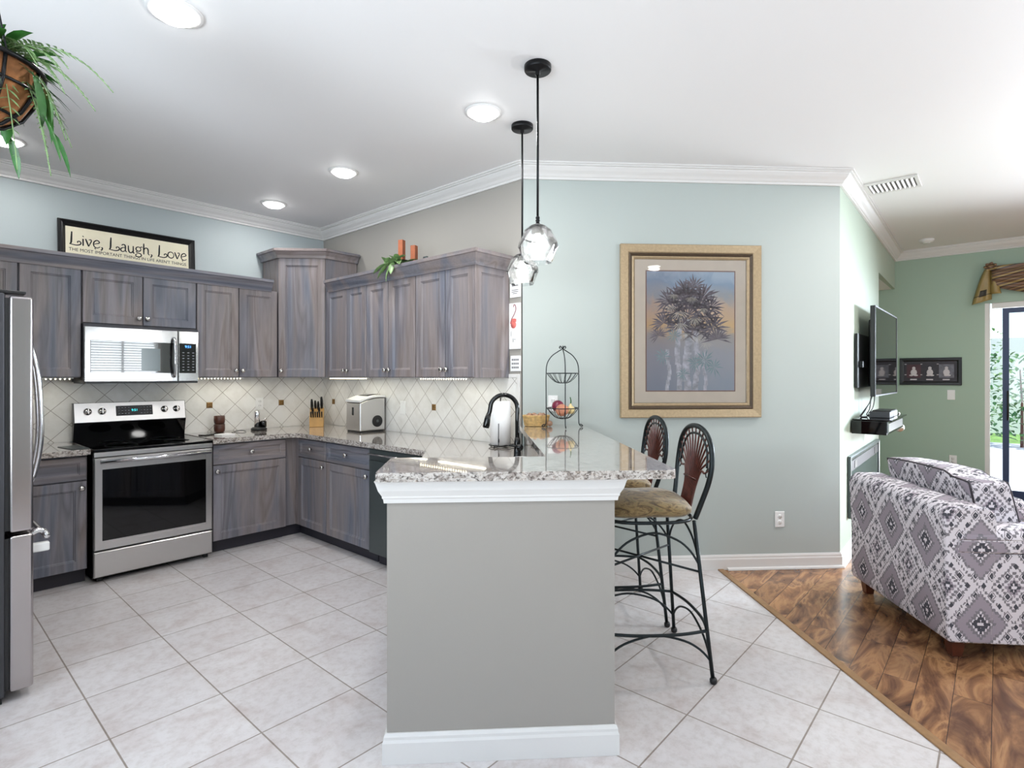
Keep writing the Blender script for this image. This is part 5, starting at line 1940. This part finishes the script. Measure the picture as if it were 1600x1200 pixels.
rbox(.02, AW - .02, -AD + .03, -.02, .10, .30, 'seat_base', .02)


def extrude_profile(prof, a0, a1, axis, name, bev=.012, tilt=0.0):
    """closed profile swept along local x or y"""
    m = MB()
    k = len(prof)
    vs = []
    for a in (a0, a1):
        for (p, z) in prof:
            zz = z - (tilt if (a == a0 and z > .5) else 0)
            vs.append((a, p, zz) if axis == 'x' else (p, a, zz))
    fs = [(i_, (i_ + 1) % k, k + (i_ + 1) % k, k + i_) for i_ in range(k)] + [tuple(range(k))[::-1], tuple(range(k, 2 * k))]
    m.add(vs, fs)
    bm = bmesh.new()
    o = m.build(name, 'ikat', ac, uv=True)
    bm.from_mesh(o.data)
    bmesh.ops.recalc_face_normals(bm, faces=bm.faces)
    bm.to_mesh(o.data)
    bm.free()
    b = o.modifiers.new('b', 'BEVEL')
    b.width = bev
    b.segments = 3
    b.limit_method = 'ANGLE'
    b.angle_limit = R(40)
    b.harden_normals = True
    for p in o.data.polygons:
        p.use_smooth = True
    return o


def arc_pts(cx, cz, rx, rz, a0, a1, n=6):
    return [(cx + rx * math.cos(R(a0 + (a1 - a0) * i / n)), cz + rz * math.sin(R(a0 + (a1 - a0) * i / n))) for i in range(n + 1)]


back_prof = [(-.012, .085), (0, .12), (0, .40), (.012, .66)] + arc_pts(-.048, .70, .065, .08, 10, 90, 6) + arc_pts(-.165, .70, .07, .08, 90, 180, 6) + [(-.225, .45), (-.21, .085)]
extrude_profile(back_prof, 0, AW, 'x', 'back', .014, .012)
for x0 in (0, AW - .21):
    s0_ = .008 if x0 == 0 else .0
    pr_ = [(x0 + .004, .085), (x0 + .004, .535), (x0 + .206, .535), (x0 + .206, .085)]
    extrude_profile(pr_, -AD + .02, -.02 if x0 == 0 else -.05, 'y', 'arm_panel', .008)
    top_ = [(x0 - .006, .538), (x0 - .008, .60)] + arc_pts(x0 + .05, .60, .058, .058, 180, 90, 5) + arc_pts(x0 + .16, .60, .058, .058, 90, 0, 5) + [(x0 + .216, .538)]
    extrude_profile(top_, -AD, -.05, 'y', 'arm_pad', .012)
rbox(.215, AW - .215, -AD - .01, -.24, .305, .475, 'seat_cushion', .045, seg=5)


def lean_pt(x, y, z):
    f = (z - .46) / .44
    bow = 1 - ((x - .52) / .40) ** 2
    return (x, y + .10 * f + (.02 * bow if y > -.38 else -.03 * bow) * math.sin(PI * min(1, max(0, f))), z + .018 * bow * f - (.02 if x < .3 else 0) * f)


m = MB()
NX, NZ = 12, 8
cx0, cx1, cy0, cy1, cz0, cz1 = .145, .895, -.50, -.29, .46, .885
m.grid(lambda u, v: lean_pt(cx0 + (cx1 - cx0) * (1 - u), cy1, cz0 + (cz1 - cz0) * v), NX, NZ)
m.grid(lambda u, v: lean_pt(cx0 + (cx1 - cx0) * u, cy0, cz0 + (cz1 - cz0) * v), NX, NZ)
m.grid(lambda u, v: lean_pt(cx0 + (cx1 - cx0) * u, cy0 + (cy1 - cy0) * v, cz1), NX, 3)
m.grid(lambda u, v: lean_pt(cx1 - (cx1 - cx0) * u, cy0 + (cy1 - cy0) * v, cz0), NX, 3)
m.grid(lambda u, v: lean_pt(cx0, cy0 + (cy1 - cy0) * (1 - u), cz0 + (cz1 - cz0) * v), 3, NZ)
m.grid(lambda u, v: lean_pt(cx1, cy0 + (cy1 - cy0) * u, cz0 + (cz1 - cz0) * v), 3, NZ)
bc = m.build('back_cushion', 'ikat', ac, uv=True)
bm = bmesh.new()
bm.from_mesh(bc.data)
bmesh.ops.remove_doubles(bm, verts=bm.verts, dist=.0005)
bmesh.ops.recalc_face_normals(bm, faces=bm.faces)
bm.to_mesh(bc.data)
bm.free()
b_ = bc.modifiers.new('b', 'BEVEL')
b_.width = .03
b_.segments = 4
b_.limit_method = 'ANGLE'
b_.angle_limit = R(50)
for yy in (cy0 + .012, cy1 - .012):
    e_ = .010
    loop = [(cx0 + e_ + (cx1 - cx0 - 2 * e_) * k / 12, cz1 - e_ + .002) for k in range(13)] + [(cx1 - e_ + .002, cz1 - e_ - (cz1 - cz0 - 2 * e_) * k / 8) for k in range(1, 9)] + \
           [(cx1 - e_ - (cx1 - cx0 - 2 * e_) * k / 12, cz0 + e_) for k in range(1, 13)] + [(cx0 + e_ - .002, cz0 + e_ + (cz1 - cz0 - 2 * e_) * k / 8) for k in range(1, 8)]
    MB().tube([lean_pt(x, yy, z) for (x, z) in loop], .0055, 6, closed=True).build('piping', 'cushion_pipe', bc)
for (x, y) in ((.065, -.075), (AW - .065, -.075), (.065, -AD + .06), (AW - .065, -AD + .06)):
    MB().add([(x - .022, y - .022, .0005), (x + .022, y - .022, .0005), (x + .022, y + .022, .0005), (x - .022, y + .022, .0005),
              (x - .034, y - .034, .099), (x + .034, y - .034, .099), (x + .034, y + .034, .099), (x - .034, y + .034, .099)],
             [(0, 3, 2, 1), (4, 5, 6, 7), (0, 1, 5, 4), (1, 2, 6, 5), (2, 3, 7, 6), (3, 0, 4, 7)]).build('leg', 'leg_wood', ac)
